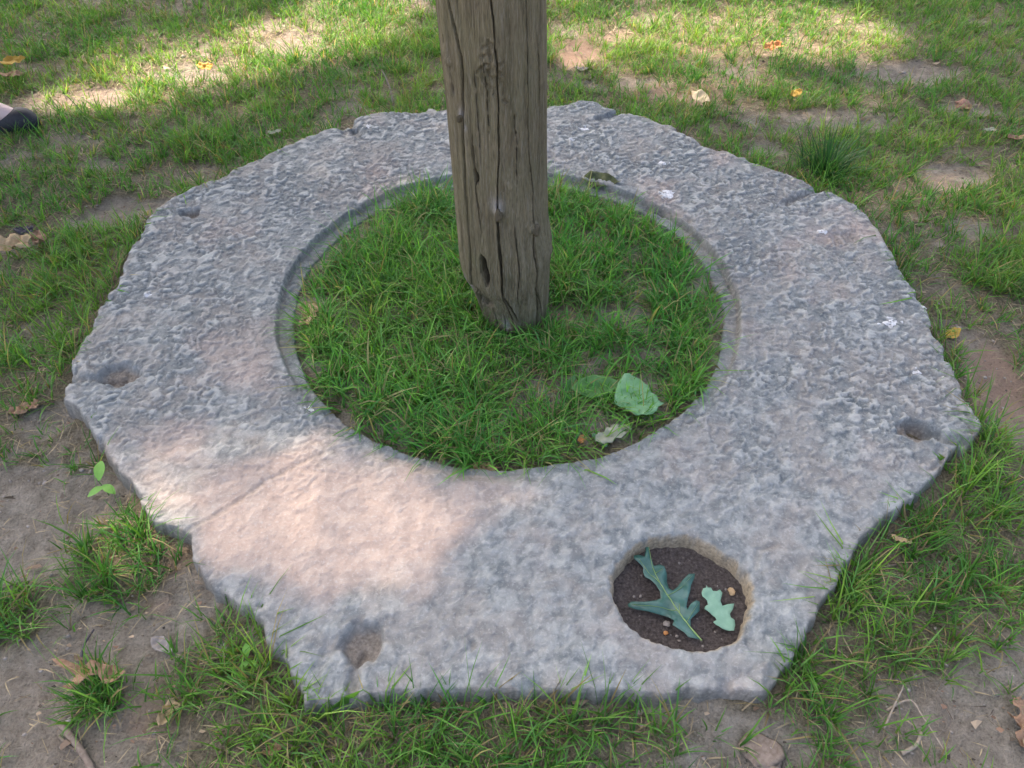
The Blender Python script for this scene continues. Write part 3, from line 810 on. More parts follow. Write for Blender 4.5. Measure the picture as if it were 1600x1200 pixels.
# ------------------------------------------------------------------ leaves
OAK = [(0,0),(.035,.012),(.10,.075),(.17,.085),(.22,.06),(.265,.075),(.27,.15),(.34,.23),(.385,.22),(.385,.13),(.43,.085),(.47,.15),(.53,.32),(.60,.345),(.595,.24),(.565,.12),(.61,.085),(.68,.09),
       (.74,.10),(.82,.16),(.86,.14),(.845,.07),(.90,.045),(1.0,.012),(1.0,-.012),(.93,-.05),(.92,-.13),(.86,-.15),(.81,-.08),(.72,-.105),(.66,-.09),(.585,-.10),(.53,-.19),(.50,-.37),(.455,-.43),(.42,-.36),(.42,-.20),(.36,-.12),
       (.29,-.09),(.24,-.115),(.19,-.11),(.13,-.07),(.05,-.02)]
OAK2 = [(0,0),(.06,.10),(.16,.19),(.26,.20),(.33,.11),(.43,.10),(.47,.24),(.58,.33),(.63,.24),(.60,.10),(.68,.08),(.76,.20),(.86,.24),(.93,.13),(.92,.03),(1.0,-.03),(.92,-.12),(.82,-.17),(.74,-.10),(.66,-.10),(.60,-.24),(.50,-.26),(.46,-.15),(.38,-.08),
        (.29,-.19),(.18,-.20),(.08,-.12)]
HEART = [(0,0),(-.02,.14),(.06,.30),(.20,.38),(.36,.385),(.45,.37),(.60,.30),(.74,.19),(.82,.16),(.90,.09),(1.0,0),(.92,-.08),(.84,-.16),(.78,-.19),(.66,-.30),(.50,-.38),(.34,-.40),(.20,-.39),(.06,-.30),(-.02,-.14)]
OVATE = [(0,0),(.08,.09),(.2,.18),(.35,.235),(.5,.24),(.66,.20),(.82,.12),(.93,.05),(1,0),(.92,-.06),(.8,-.13),(.65,-.20),(.5,-.235),(.34,-.23),(.2,-.17),(.08,-.08)]
TORN = [(0,0),(.1,.16),(.28,.22),(.4,.15),(.55,.26),(.72,.2),(.86,.24),(1,.08),(.9,-.06),(.97,-.18),(.75,-.24),(.6,-.14),(.42,-.25),(.22,-.2),(.08,-.12)]
def leaf(name, px, py, length, heading, outline, mat, label, cat='leaf', z=None, curl=.15, fold=.1, tilt=(0, 0), vein=None, wav=.012, group=None, stalk=.0, seed=0, dense=.045, trace=None, ribs=None):
    """a thin leaf lying where the photo shows it; heading in degrees from +x, about its middle"""
    base = at(px, py, .01 if z is None else z)
    if z is None:
        gz = max(float(ground_z(np.array([base.x]), np.array([base.y]))[0]), float(slab_z(np.array([base.x]), np.array([base.y]))[0]))
        base = at(px, py, gz+.012)
    if trace:      # outline surveyed on the leaf itself, turned into its own length-wise frame
        zz_ = .01 if z is None else z
        w0, w1 = at(*trace[0], zz_), at(*trace[1], zz_)
        ax_ = (w1-w0).xy; length = ax_.length; ax_ = ax_/length; heading = math.degrees(math.atan2(ax_.y, ax_.x))
        outline = []
        for q in trace[2]:
            d_ = (at(*q, zz_)-w0).xy; outline.append(((d_.x*ax_.x+d_.y*ax_.y)/length, (-d_.x*ax_.y+d_.y*ax_.x)/length))
        if sum(a[0]*b[1]-b[0]*a[1] for a, b in zip(outline, outline[1:]+outline[:1])) < 0: outline = outline[::-1]
        base = ((w0+w1)/2)
        if ribs:
            loc_ = lambda q: (((at(*q, zz_)-w0).xy.dot(ax_))/length, ((at(*q, zz_)-w0).xy.dot(Vector((-ax_.y, ax_.x))))/length)
            ribs = [[loc_(q) for q in pth] for pth in ribs]
    pts = [Vector(p) for p in outline]
    nb = len(pts)
    # finer outline
    fine = []
    for i in range(nb):
        a, b = pts[i], pts[(i+1) % nb]
        k = max(1, int((b-a).length/.05))
        for q in range(k): fine.append(a.lerp(b, q/k))
    xs_ = [p.x for p in fine]; ys_ = [p.y for p in fine]
    cand = []
    rs = random.Random(seed+int(px))
    yy = min(ys_)
    while yy < max(ys_):
        xx = min(xs_)
        while xx < max(xs_):
            cand.append((xx+rs.uniform(-.3, .3)*dense, yy+rs.uniform(-.3, .3)*dense)); xx += dense
        yy += dense
    cx_, cy_ = np.array([c[0] for c in cand]), np.array([c[1] for c in cand])
    ins = sdf_poly(cx_, cy_, [tuple(p) for p in fine]) > dense*.45
    allp = fine + [Vector(c) for c, k in zip(cand, ins) if k]
    n = len(fine)
    vs, es, fs, *_ = delaunay_2d_cdt(allp, [(i, (i+1) % n) for i in range(n)], [], 1, 1e-6)
    ax = np.array([v.x for v in vs]); ay = np.array([v.y for v in vs])
    def zf(x, y):
        return (curl*((x-.5)**2) - curl*.25*.3 + fold*np.abs(y) + wav*2.2*perlin(x*5, y*5, seed) + wav*perlin(x*11, y*11, seed+4))*1.0
    az = zf(ax, ay)
    th = .0006/length
    nv = len(vs)
    V = np.concatenate([np.stack([ax-.5, ay, az], 1), np.stack([ax-.5, ay, az-th], 1)])*length
    V[:, 2] -= V[:, 2].min()*.6
    F = np.array([list(f) for f in fs if len(f) == 3])
    # boundary edges for the rim
    cnt = {}
    for f in F:
        for a, b in ((f[0], f[1]), (f[1], f[2]), (f[2], f[0])): cnt[(a, b)] = 1
    rimf = []
    for (a, b) in cnt:
        if (b, a) not in cnt: rimf += [(b, a, a+nv), (b, a+nv, b+nv)]
    FF = np.concatenate([F, F[:, ::-1]+nv] + ([np.array(rimf)] if rimf else []))
    zoff = V[:nv, 2].min()
    R_ = Matrix.Rotation(math.radians(heading), 3, 'Z') @ Matrix.Rotation(math.radians(tilt[0]), 3, 'Y') @ Matrix.Rotation(math.radians(tilt[1]), 3, 'X')
    V = V @ np.array(R_).T
    z0 = V[:, 2].min()
    root = empty(name, (base.x, base.y, base.z - .012 if z is None else z))
    V[:, 2] -= z0
    mesh_np('blade', V, FF, M[mat], root, True)
    if vein or ribs:
        # midrib and side veins as a raised sub-mesh
        bm = bmesh.new()
        lines = [[(-stalk, 0, .010)] if stalk else [], ]
        mid = [(t, 0.0, .007*(1-.75*max(t, 0))) for t in np.linspace(-stalk, .97, 20)]
        paths = [mid]
        for t, sx, sy in (vein or []):
            paths.append([(t+sx*k/8, sy*k/8, .0035*(1-.6*k/8)) for k in range(9)])
        if ribs:
            paths = []
            for ri, pth in enumerate(ribs):
                q = np.array(pth); u = np.linspace(0, len(q)-1, 24)
                w_ = .0062 if ri == 0 else .0032
                paths.append([(x, y, w_*(1-.7*k/23)) for k, (x, y) in enumerate(zip(np.interp(u, range(len(q)), q[:, 0]), np.interp(u, range(len(q)), q[:, 1])))])
            mid = paths[0]
        for pth in paths:
            prev = None
            for (x, y, w) in pth:
                zz = float(zf(np.array([max(x, 0)]), np.array([y]))[0]) + .004
                cur = []
                for s_, hz in ((-1, -.003), (0, .0025), (1, -.003)):
                    # offset across the vein
                    if pth is mid or (ribs and abs(pth[-1][0]-pth[0][0]) > abs(pth[-1][1]-pth[0][1])): q = Vector((x-.5, y+s_*w, zz+hz))
                    else: q = Vector((x-.5+s_*w, y, zz+hz))
                    q = R_ @ (q*length); q.z -= z0
                    # same vertical shift as the blade
                    cur.append(bm.verts.new(q))
                if prev:
                    bm.faces.new((prev[0], prev[1], cur[1], cur[0])); bm.faces.new((prev[1], prev[2], cur[2], cur[1]))
                prev = cur
        me = bpy.data.meshes.new('midrib'); bm.to_mesh(me); bm.free()
        # the blade was lowered before rotation: lower the ribs alike
        o = link('midrib', me, M['vein'], root)
        raw = np.concatenate([az, az-th])*length
        o.location.z = -raw.min()*.6
    tag(root, label, cat, group)
    return root

LV = dict(z=None)
def tr(ox, oy, k, pts): return [(ox+x/k, oy+y/k) for x, y in pts]
OAKT = tr(930, 800, 5, [(815,1025),(770,1015),(720,1000),(690,960),(650,930),(595,905),(612,865),(570,835),(500,815),(400,795),(300,775),(255,755),(250,735),(280,722),(380,725),(470,708),(508,690),(500,640),(470,590),(430,545),(385,515),(370,480),(372,450),(340,420),(298,390),(295,370),(330,360),(365,362),(380,370),(390,330),(385,280),(390,215),(412,215),(415,270),(420,330),(435,380),(455,430),(500,422),(535,440),(556,490),(560,550),(575,600),(605,622),(640,590),(680,540),(725,500),(775,495),(770,530),(745,580),(735,640),(715,700),(705,760),(715,780),(740,740),(780,715),(808,725),(808,790),(775,820),(740,850),(742,900),(770,950),(805,1000)])
OAKT2 = tr(930, 800, 5, [(1080,935),(1040,935),(990,920),(940,890),(918,865),(945,850),(935,830),(890,790),(850,765),(855,742),(880,725),(870,695),(835,665),(828,640),(840,605),(862,600),(865,578),(875,598),(900,600),(915,625),(945,628),(970,612),(990,640),(985,665),(975,700),(990,740),(1030,725),(1083,722),(1075,760),(1050,800),(1055,830),(1085,850),(1090,890)])
HEARTT = tr(860, 560, 7.5, [(745,540),(750,440),(790,320),(860,230),(920,220),(1000,260),(1080,310),(1150,355),(1160,400),(1230,460),(1260,510),(1330,545),(1260,580),(1240,640),(1200,670),(1100,690),(990,685),(920,640),(860,590),(800,575)])
CRUMP = tr(0, 800, 2.963, [(250,690),(320,700),(370,715),(450,715),(560,735),(610,770),(580,790),(540,820),(500,820),(470,770),(430,780),(390,820),(340,850),(320,840),(350,790),(360,760),(310,745),(270,715)])
leaf('oak_leaf', 1051, 928, .2, 0, None, 'oak', 'dark blue green lobed oak leaf lying in the small hole of the slab', z=.026, curl=.12, fold=.05, wav=.014, trace=((1093,1005),(1010,844),OAKT),
     ribs=[tr(930, 800, 5, q) for q in ([(822,1030),(730,900),(640,780),(560,670),(500,570),(450,450),(425,360),(402,235)],[(640,780),(520,758),(400,756),(290,745)],[(560,670),(640,622),(715,550),(755,510)],[(655,795),(650,730)],[(710,870),(755,800),(798,738)],[(500,570),(430,500),(340,395)],[(465,490),(525,455)])], seed=3, dense=.035)
leaf('oak_leaf', 1122, 952, .1, 0, None, 'oakpale', 'small pale mint green oak leaf lying in the small hole of the slab', z=.027, curl=.10, fold=.06, wav=.012, trace=((1146,986),(1103,917),OAKT2), seed=5, dense=.045)
leaf('heart_leaf', 999, 621, .1, 0, None, 'heart', 'broad pale green heart shaped leaf on the grass inside the ring', z=.055, curl=.12, fold=.12, wav=.025, trace=((959,632),(1037,632),HEARTT), ribs=[tr(860, 560, 7.5, q) for q in ([(720,545),(900,505),(1100,520),(1320,545)],[(765,532),(850,400),(905,250)],[(900,505),(1000,390),(1120,350)],[(800,530),(900,600),(990,670)],[(1000,512),(1100,595),(1190,655)])], seed=7, dense=.06)
leaf('folded_leaf', 932, 607, .13, 8, OVATE, 'heartdk', 'long folded green leaf in the grass beside the heart shaped leaf', z=.045, curl=.3, fold=.25, tilt=(0, 18), seed=9)
leaf('upright_leaf', 890, 612, .07, 70, OVATE, 'heartdk', 'small bright green leaf standing on edge at the grass of the ring', z=.035, curl=.3, fold=.3, tilt=(-30, 30), seed=11)
leaf('dry_leaf', 952, 682, .080, 30, TORN, 'pale', 'crumpled pale grey green leaf at the inner rim of the ring', z=.05, curl=.25, fold=.12, tilt=(0, 10), wav=.035, seed=13)
leaf('dry_leaf', 938, 690, .05, 120, TORN, 'heart', 'small torn mint leaf under the crumpled pale leaf at the rim', z=.032, curl=.3, fold=.2, wav=.05, seed=15)
leaf('dry_leaf', 970, 672, .05, -10, TORN, 'pale', 'pale leaf scrap tucked behind the crumpled leaf at the rim', z=.035, curl=.3, fold=.2, wav=.05, seed=16)
leaf('dry_leaf', 907, 690, .034, 60, TORN, 'orange', 'tiny orange brown leaf scrap in the grass near the inner rim', z=.04, curl=.5, fold=.4, tilt=(20, 25), wav=.06, seed=17)
leaf('dry_leaf', 486, 496, .10, 75, TORN, 'tanred', 'crumpled reddish tan leaf inside the ring against the ledge', z=.052, curl=.4, fold=.25, tilt=(0, -20), wav=.06, seed=19)
leaf('dry_leaf', 752, 730, .085, 5, OVATE, 'brown', 'flat reddish brown leaf lying on the inner rim below the post', curl=.2, fold=.1, wav=.04, seed=21)
leaf('dry_leaf', 938, 287, .13, -14, OVATE, 'olive', 'dark olive leaf caught on the ledge behind the post', z=.046, curl=.15, fold=.18, tilt=(0, 20), wav=.03, seed=23)
leaf('dry_leaf', 1490, 518, .065, 35, OVATE, 'yellow', 'yellow orange leaf on the soil beside the slab edge', curl=.4, fold=.25, tilt=(0, 10), wav=.04, seed=25)
leaf('dry_leaf', 1406, 846, .045, 160, TORN, 'tan', 'small tan leaf at the slab edge in the grass', z=.03, curl=.3, fold=.2, tilt=(0, 22), wav=.04, seed=27)
leaf('dry_leaf', 1095, 156, .10, -55, OVATE, 'cream', 'pale cream leaf standing out on the lawn behind the slab', z=.03, curl=.4, fold=.25, tilt=(0, 25), wav=.04, seed=29)
leaf('dry_leaf', 1243, 149, .075, 40, OVATE, 'yellow', 'dull yellow leaf among grass blades beside a bare patch', z=.03, curl=.4, fold=.3, tilt=(0, 20), wav=.05, seed=31)
leaf('dry_leaf', 1206, 76, .09, 20, TORN, 'orange', 'salmon pink leaf in the sunlit lawn', z=.03, curl=.4, fold=.3, tilt=(0, 20), wav=.05, seed=33)
leaf('dry_leaf', 22, 98, .10, 32, OVATE, 'yellow', 'mustard yellow leaf in the shaded lawn beyond the black shoe', z=.04, curl=.3, fold=.2, tilt=(0, 20), wav=.04, seed=35)
leaf('dry_leaf', 22, 120, .10, 10, OVATE, 'brown', 'brown leaf lying beside the mustard yellow leaf', z=.02, curl=.3, fold=.2, wav=.04, seed=37)
leaf('dry_leaf', 322, 107, .075, -20, TORN, 'yellow', 'yellow and orange leaf in the sunlit patch of lawn', z=.03, curl=.4, fold=.3, tilt=(0, 20), wav=.05, seed=39)
leaf('dry_leaf', 140, 1052, .16, -12, None, 'brown', 'large crumpled brown oak leaf on bare soil near the grass tuft', z=.012, curl=.15, fold=.35, wav=.06, trace=((85,1036),(203,1062),CRUMP), seed=41, dense=.06)
leaf('dry_leaf', 258, 1112, .055, 75, TORN, 'tan', 'small tan leaf scrap standing on the soil', curl=.4, fold=.5, tilt=(15, 30), wav=.05, seed=43)
leaf('dry_leaf', 344, 1012, .045, 110, OVATE, 'grey', 'small grey pointed leaf on soil near the slab corner', curl=.2, fold=.2, tilt=(0, 15), wav=.03, seed=45)
leaf('dry_leaf', 252, 1006, .06, -30, OVATE, 'grey', 'grey green narrow leaf on the soil near the grey pointed leaf', curl=.3, fold=.3, wav=.04, seed=46)
leaf('dry_leaf', 1598, 1130, .10, 70, OAK2, 'brown', 'curled brown leaf at the margin of the bare soil', curl=.4, fold=.4, tilt=(0, 15), wav=.06, seed=47)
leaf('dry_leaf', 425, 1168, .04, 20, OVATE, 'brown', 'round brown leaf half hidden in grass below the slab', curl=.3, fold=.2, wav=.03, seed=49)
leaf('dry_leaf', 22, 386, .12, 12, TORN, 'tan', 'large pale beige leaf crumpled in the grass', z=.02, curl=.3, fold=.25, tilt=(0, 22), wav=.06, seed=51)
leaf('dry_leaf', 42, 364, .06, 5, TORN, 'dark', 'blackish curled leaf behind the large beige leaf', z=.03, curl=.5, fold=.4, tilt=(0, 20), wav=.09, seed=53)
leaf('dry_leaf', 64, 378, .085, -60, OVATE, 'brown', 'curled olive brown leaf next to the large beige leaf', z=.02, curl=.9, fold=.4, tilt=(0, 10), wav=.06, seed=55)
leaf('dry_leaf', 1545, 205, .05, 10, TORN, 'pale', 'small whitish leaf in the lawn near a bare patch', z=.03, curl=.3, fold=.2, wav=.05, seed=57)
leaf('dry_leaf', 908, 106, .06, -15, TORN, 'grey', 'small silvery grey leaf on soil behind the post', curl=.4, fold=.3, wav=.06, seed=59)
leaf('dry_leaf', 40, 640, .07, 30, TORN, 'brown', 'faded tan leaf in the grass beside the slab', z=.015, curl=.3, fold=.2, wav=.05, seed=61)
leaf('dry_leaf', 1585, 218, .06, 0, TORN, 'brown', 'rusty brown leaf in the grass near the small whitish leaf', z=.02, curl=.4, fold=.3, wav=.06, seed=63)
leaf('dry_leaf', 430, 208, .05, 20, TORN, 'pale', 'faint grey green leaf in the grass behind the slab', z=.02, curl=.3, fold=.2, wav=.05, seed=65)
leaf('dry_leaf', 1505, 168, .07, 0, TORN, 'brown', 'brown leaf on the shaded bare patch of lawn', curl=.4, fold=.3, wav=.06, seed=67)

# ------------------------------------------------------------------ small lumps, droppings, twigs
def lump(name, px, py, size, mat, label, cat, z=None, flat=.6, seed=0, sub=3):
    c = at(px, py, 0 if z is None else z)
    if z is None:
        c = at(px, py, float(ground_z(np.array([c.x]), np.array([c.y]))[0]))
    bm = bmesh.new(); bmesh.ops.create_icosphere(bm, subdivisions=sub, radius=1)
    for v in bm.verts:
        p = v.co.copy()
        k = 1 + .35*float(perlin(np.array([p.x*1.3+seed]), np.array([p.y*1.3+p.z*1.7]), seed)[0]) + .15*float(perlin(np.array([p.x*4]), np.array([p.y*4+p.z*4]), seed+2)[0])
        v.co = Vector((p.x*size*k, p.y*size*.8*k, max(p.z, -.3)*size*flat*k))
    me = bpy.data.meshes.new(name); bm.to_mesh(me); bm.free()
    for p in me.polygons: p.use_smooth = True
    o = link(name, me, M[mat]); o.location = (c.x, c.y, c.z + size*flat*.15)
    o.rotation_euler = (0, 0, seed)
    return tag(o, label, cat)
lump('soil_clod', 884, 508, .026, 'clod', 'reddish soil clod at the foot of the post', 'clod', seed=2)
lump('soil_clod', 866, 498, .018, 'clod', 'small dark red clod wedged against the foot of the post', 'clod', seed=4)
lump('soil_clod', 1505, 165, .030, 'clod', 'pinkish brown clod on the shaded bare patch', 'clod', seed=5)
lump('soil_clod', 480, 480, .020, 'clod', 'small tan clod beside the crumpled leaf inside the ring', 'clod', seed=6)
lump('pebble', 1143, 925, .008, 'tan', 'pale flat pebble in the small hole by its rim', 'pebble', z=.022, seed=8)
lump('pebble', 1042, 975, .007, 'pebble', 'grey pebble in the small hole under the large oak leaf', 'pebble', z=.018, seed=9)
lump('acorn_piece', 1040, 989, .005, 'orange', 'shiny orange brown bit of acorn shell in the small hole', 'acorn piece', z=.018, flat=.4, seed=10)
lump('flat_stone', 1190, 1175, .036, 'rootdk', 'flat grey stone sunk in the soil below the slab', 'stone', flat=.07, seed=12)

def dropping(px, py, size, label, seed, stretch=1.0, spots=3):
    rs = random.Random(seed); size *= .82
    c = at(px, py, ZT)
    z = float(slab_z(np.array([c.x]), np.array([c.y]))[0]); c = at(px, py, z)
    root = empty('bird_dropping', (c.x, c.y, z))
    def blob(nm, ox, oy, s):
        bm = bmesh.new(); N = 18; rings = []
        ph = [rs.uniform(0, 6.28) for _ in range(3)]
        for rr_, hh in ((1, 0), (.85, .9), (.5, 1.3)):
            cur = []
            for a in range(N):
                an = 2*math.pi*a/N
                w = 1+.28*math.sin(2*an+ph[0])+.14*math.sin(3*an+ph[1])+.08*math.sin(5*an+ph[2])
                x, y = ox+math.cos(an)*s*rr_*w*stretch, oy+math.sin(an)*s*rr_*w
                zz = max(float(slab_z(np.array([c.x+x]), np.array([c.y+y]))[0]), z-.012) - z
                cur.append(bm.verts.new((x, y, zz + .0012*hh*(.6+.4*w))))
            rings.append(cur)
        for p, q in zip(rings[:-1], rings[1:]):
            for a in range(N): bm.faces.new((p[a], p[(a+1) % N], q[(a+1) % N], q[a]))
        bm.faces.new(rings[-1])
        me = bpy.data.meshes.new(nm); bm.to_mesh(me); bm.free()
        for p in me.polygons: p.use_smooth = True
        link(nm, me, M['white'], root)
    blob('splat', 0, 0, size)
    for k in range(spots):
        an = rs.uniform(0, 6.28); d_ = size*rs.uniform(1.3, 2.4)
        blob('speck', math.cos(an)*d_, math.sin(an)*d_*.7, size*rs.uniform(.18, .4))
    tag(root, label, 'bird dropping', 'bird droppings on the slab')
dropping(1391, 505, .018, 'largest white bird dropping on the slab towards its yellow leaf side', 1, 1.1, 5)
dropping(1443, 479, .008, 'small white bird dropping right on the slab edge near the largest one', 2, 1, 1)
dropping(1432, 583, .010, 'white speckled bird dropping between the largest one and the corner groove', 3, 1.1, 2)
dropping(230, 460, .010, 'lone white bird dropping on the slab side opposite the yellow leaf', 4, 1.2, 2)
dropping(1035, 254, .013, 'white bird dropping on the far part of the slab behind the dark olive leaf', 5, 1.2, 3)
dropping(1042, 304, .020, 'wide whitish bird dropping on the ring edge beside the dark olive leaf', 6, 1.8, 5)
dropping(912, 202, .012, 'pale bird dropping behind the post near the far slab notch', 7, 1.6, 3)
dropping(892, 217, .010, 'white bird dropping behind the post, next to the pale one', 8, 1.4, 2)
dropping(1284, 363, .012, 'white bird dropping next to the pinkish worn corner of the slab', 9, 1.3, 3)
dropping(576, 199, .010, 'white bird dropping on the far slab edge by its shallow notch', 10, 1.3, 1)
dropping(486, 640, .009, 'white bird dropping on the ring ledge beside the sunlit stone', 11, 1, 2)

def tube(name, pts, r0, r1, mat, label, cat, parent=None):
    P = [Vector(p) for p in pts]
    # smooth path
    path = []
    for i in range(len(P)-1):
        p0, p1, p2, p3 = P[max(i-1, 0)], P[i], P[i+1], P[min(i+2, len(P)-1)]
        for k in range(6):
            t = k/6
            path.append(.5*((2*p1)+(p2-p0)*t+(2*p0-5*p1+4*p2-p3)*t*t+(3*p1-p0-3*p2+p3)*t**3))
    path.append(P[-1])
    org = path[0].copy(); bm = bmesh.new(); prev = None; N = 7
    for i, p in enumerate(path):
        f = i/(len(path)-1); r = r0+(r1-r0)*f; r *= 1+.15*math.sin(i*2.3)
        d = (path[min(i+1, len(path)-1)]-path[max(i-1, 0)]).normalized()
        a = d.cross(Vector((0, 0, 1))); a = a.normalized() if a.length > 1e-4 else Vector((1, 0, 0)); b = d.cross(a)
        cur = [bm.verts.new(p-org+a*math.cos(2*math.pi*k/N)*r+b*math.sin(2*math.pi*k/N)*r) for k in range(N)]
        if prev:
            for k in range(N): bm.faces.new((prev[k], prev[(k+1) % N], cur[(k+1) % N], cur[k]))
        else: bm.faces.new(cur[::-1])
        prev = cur
    bm.faces.new(prev)
    me = bpy.data.meshes.new(name); bm.to_mesh(me); bm.free()
    for p in me.polygons: p.use_smooth = True
    o = link(name, me, M[mat], parent); o.location = org if parent is None else org
    if parent is None: tag(o, label, cat)
    return o
def gpath(pp, h=.003):
    out = []
    for q in pp:
        px, py = q[:2]; dz = q[2] if len(q) > 2 else h
        c = at(px, py, 0); c = at(px, py, float(ground_z(np.array([c.x]), np.array([c.y]))[0]))
        out.append((c.x, c.y, c.z+dz))
    return out
b0 = at(614, 166, .01)
tube('twig', [(b0.x, b0.y, .0), (b0.x-.005, b0.y+.02, .06), (b0.x-.02, b0.y+.03, .11), (b0.x-.035, b0.y+.04, .135)], .0035, .002, 'root', 'thin pale twig sticking up from the grass behind the slab', 'twig')
tube('root', gpath([(95,1130,-.004),(118,1160,0),(132,1180,0),(150,1215,-.004)]), .007, .006, 'rootdk', 'thick pale brown root surfacing near the crumpled oak leaf', 'root')
tube('twig', gpath([(125,1038,-.001),(132,1010),(148,985,.004)]), .003, .0018, 'dark', 'short black twig touching the crumpled brown oak leaf', 'twig')
tube('twig', gpath([(-20,932,-.001),(20,915),(45,908,-.001)]), .003, .002, 'twig', 'thin dark twig on the bare soil near a grass tuft', 'twig')
tube('twig', gpath([(92,1150,-.001),(108,1165),(126,1178,-.001)]), .0035, .003, 'twig', 'dark twig lying against the pale brown root', 'twig')
tube('twig', gpath([(108,985,-.001),(110,970),(112,955,.003)]), .0022, .0016, 'twig', 'short brown twig standing by the bright tuft', 'twig')
tube('twig', gpath([(1355,892,.004),(1380,888,.006),(1398,884,.004)]), .0035, .003, 'twig', 'grey brown stick in the grass by the slab edge below the tan leaf', 'twig')
tube('root', gpath([(1385,1110,.002),(1420,1095,.004),(1440,1120,.003),(1460,1150,.002),(1490,1195,0)]), .0022, .0012, 'root', 'long straw coloured dry root across bare soil', 'root')
tube('root', gpath([(1408,1178,.002),(1430,1165,.004),(1438,1145,.003)]), .004, .003, 'root', 'short curved whitish root on bare soil', 'root')
tube('root', gpath([(1380,1140,.002),(1395,1105,.006),(1408,1075,.010),(1400,1068,.004)]), .0022, .0012, 'root', 'forked dry root tuft at the lawn margin on bare soil', 'root')
tube('twig', gpath([(345,1215,-.001),(545,1183,.006),(560,1178,.004)]), .0015, .001, 'root', 'long dry grass stalk lying in the grass below the slab', 'twig')
tube('twig', gpath([(1505,240,0),(1520,255,.008),(1530,262,.002)]), .004, .003, 'twig', 'dark curved twig on the bare patch behind the slab', 'twig')

# seedling with two leaves beside the slab
def seedling(px, py, s, label):
    c = at(px, py, 0); root = empty('seedling', (c.x, c.y, float(ground_z(np.array([c.x]), np.array([c.y]))[0])))
    st = tube('stem', [(0, 0, -.005), (-.003, .002, .3*s), (-.008, .003, .62*s)], .0013, .0009, 'heartdk', None, None, root)
    for k, (hz_, az_, up) in enumerate(((.62, 100, .6), (.32, 215, .15), (.40, 330, .2))):
        bm = bmesh.new(); L_ = s*(.62 if k == 0 else .5); prev = None
        for i in range(8):
            t = i/7; w = .26*L_*math.sin(math.pi*min(1, t*.94+.03))**.8
            z_ = hz_*s + L_*(up*t - .35*t*t); x_ = L_*t
            cur = [bm.verts.new((x_, -w, z_+.15*w)), bm.verts.new((x_, 0, z_)), bm.verts.new((x_, w, z_+.15*w))]
            if prev:
                bm.faces.new((prev[0], prev[1], cur[1], cur[0])); bm.faces.new((prev[1], prev[2], cur[2], cur[1]))
            prev = cur
        me = bpy.data.meshes.new('leaf'); bm.to_mesh(me); bm.free()
        for p in me.polygons: p.use_smooth = True
        o = link('leaf', me, M['seed'], root); o.rotation_euler = (0, 0, math.radians(az_)); o.location = (-.006*hz_, .002, 0)
    tag(root, label, 'seedling')
M['seed'] = mat_leaf('seedling_leaf', rgb(.14, .36, .05), rgb(.2, .45, .09), 60, .5, .3)
seedling(172, 776, .075, 'bright green broad leaved seedling against the slab beside the sunlit stone')
seedling(396, 1045, .045, 'tiny round leaved seedling in the grass by the slab corner')

# ------------------------------------------------------------------ oak tree that shades the place
def transmittance(x, y):
    """how open the crown is on the sun's way to a ground point"""
    T = np.full(x.shape, .02)
    def spot(px, py, rx, ry, v, rot=0, z=0.0):
        nonlocal T
        c = at(px, py, z); a = math.radians(rot)
        # gaps are felt at ground level
        cx_ = c.x + SUN[0]/SUN[2]*(-z); cy_ = c.y + SUN[1]/SUN[2]*(-z)
        u = (x-cx_)*math.cos(a)+(y-cy_)*math.sin(a); w = -(x-cx_)*math.sin(a)+(y-cy_)*math.cos(a)
        q = np.hypot(u/rx, w/ry)
        T = np.maximum(T, v*sstep(1.15, .75, q))
    spot(270, 745, .24, .12, .33, -8, ZT); spot(400, 735, .30, .13, .35, -4, ZT); spot(550, 785, .29, .15, .38, -10, ZT); spot(720, 768, .28, .065, .26, -3, ZT)
    spot(420, 840, .27, .11, .36, -20, ZT); spot(610, 880, .09, .13, .38, 0, ZT); spot(830, 785, .13, .035, .20, 0, ZT); spot(250, 850, .14, .11, .62, 0); spot(340, 690, .18, .07, .28, 10, ZT)
    spot(480, 60, .44, .34, 1.0, 15); spot(330, 102, .46, .24, 1.0, 10)
    spot(480, 65, .34, .30, .97, 15); spot(330, 105, .42, .20, .93, 10); spot(180, 150, .36, .16, .92, 10); spot(560, 20, .34, .34, .92, 0); spot(650, 50, .25, .35, .45)
    spot(350, 165, .4, .14, .35); spot(240, 80, .36, .24, .6, 20); spot(620, 120, .3, .2, .2)
    spot(1250, 50, .48, .36, .97, 0); spot(1080, 55, .46, .30, .95, 0); spot(950, 70, .36, .28, .84, 0); spot(1100, 120, .42, .18, .65); spot(1340, 60, .24, .24, .5)
    spot(1180, 155, .6, .16, .5); spot(1000, 15, .6, .34, .55); spot(1430, 300, .34, .2, .42); spot(1560, 300, .3, .18, .28); spot(1350, 225, .36, .15, .28); spot(1440, 60, .3, .2, .16)
    return T
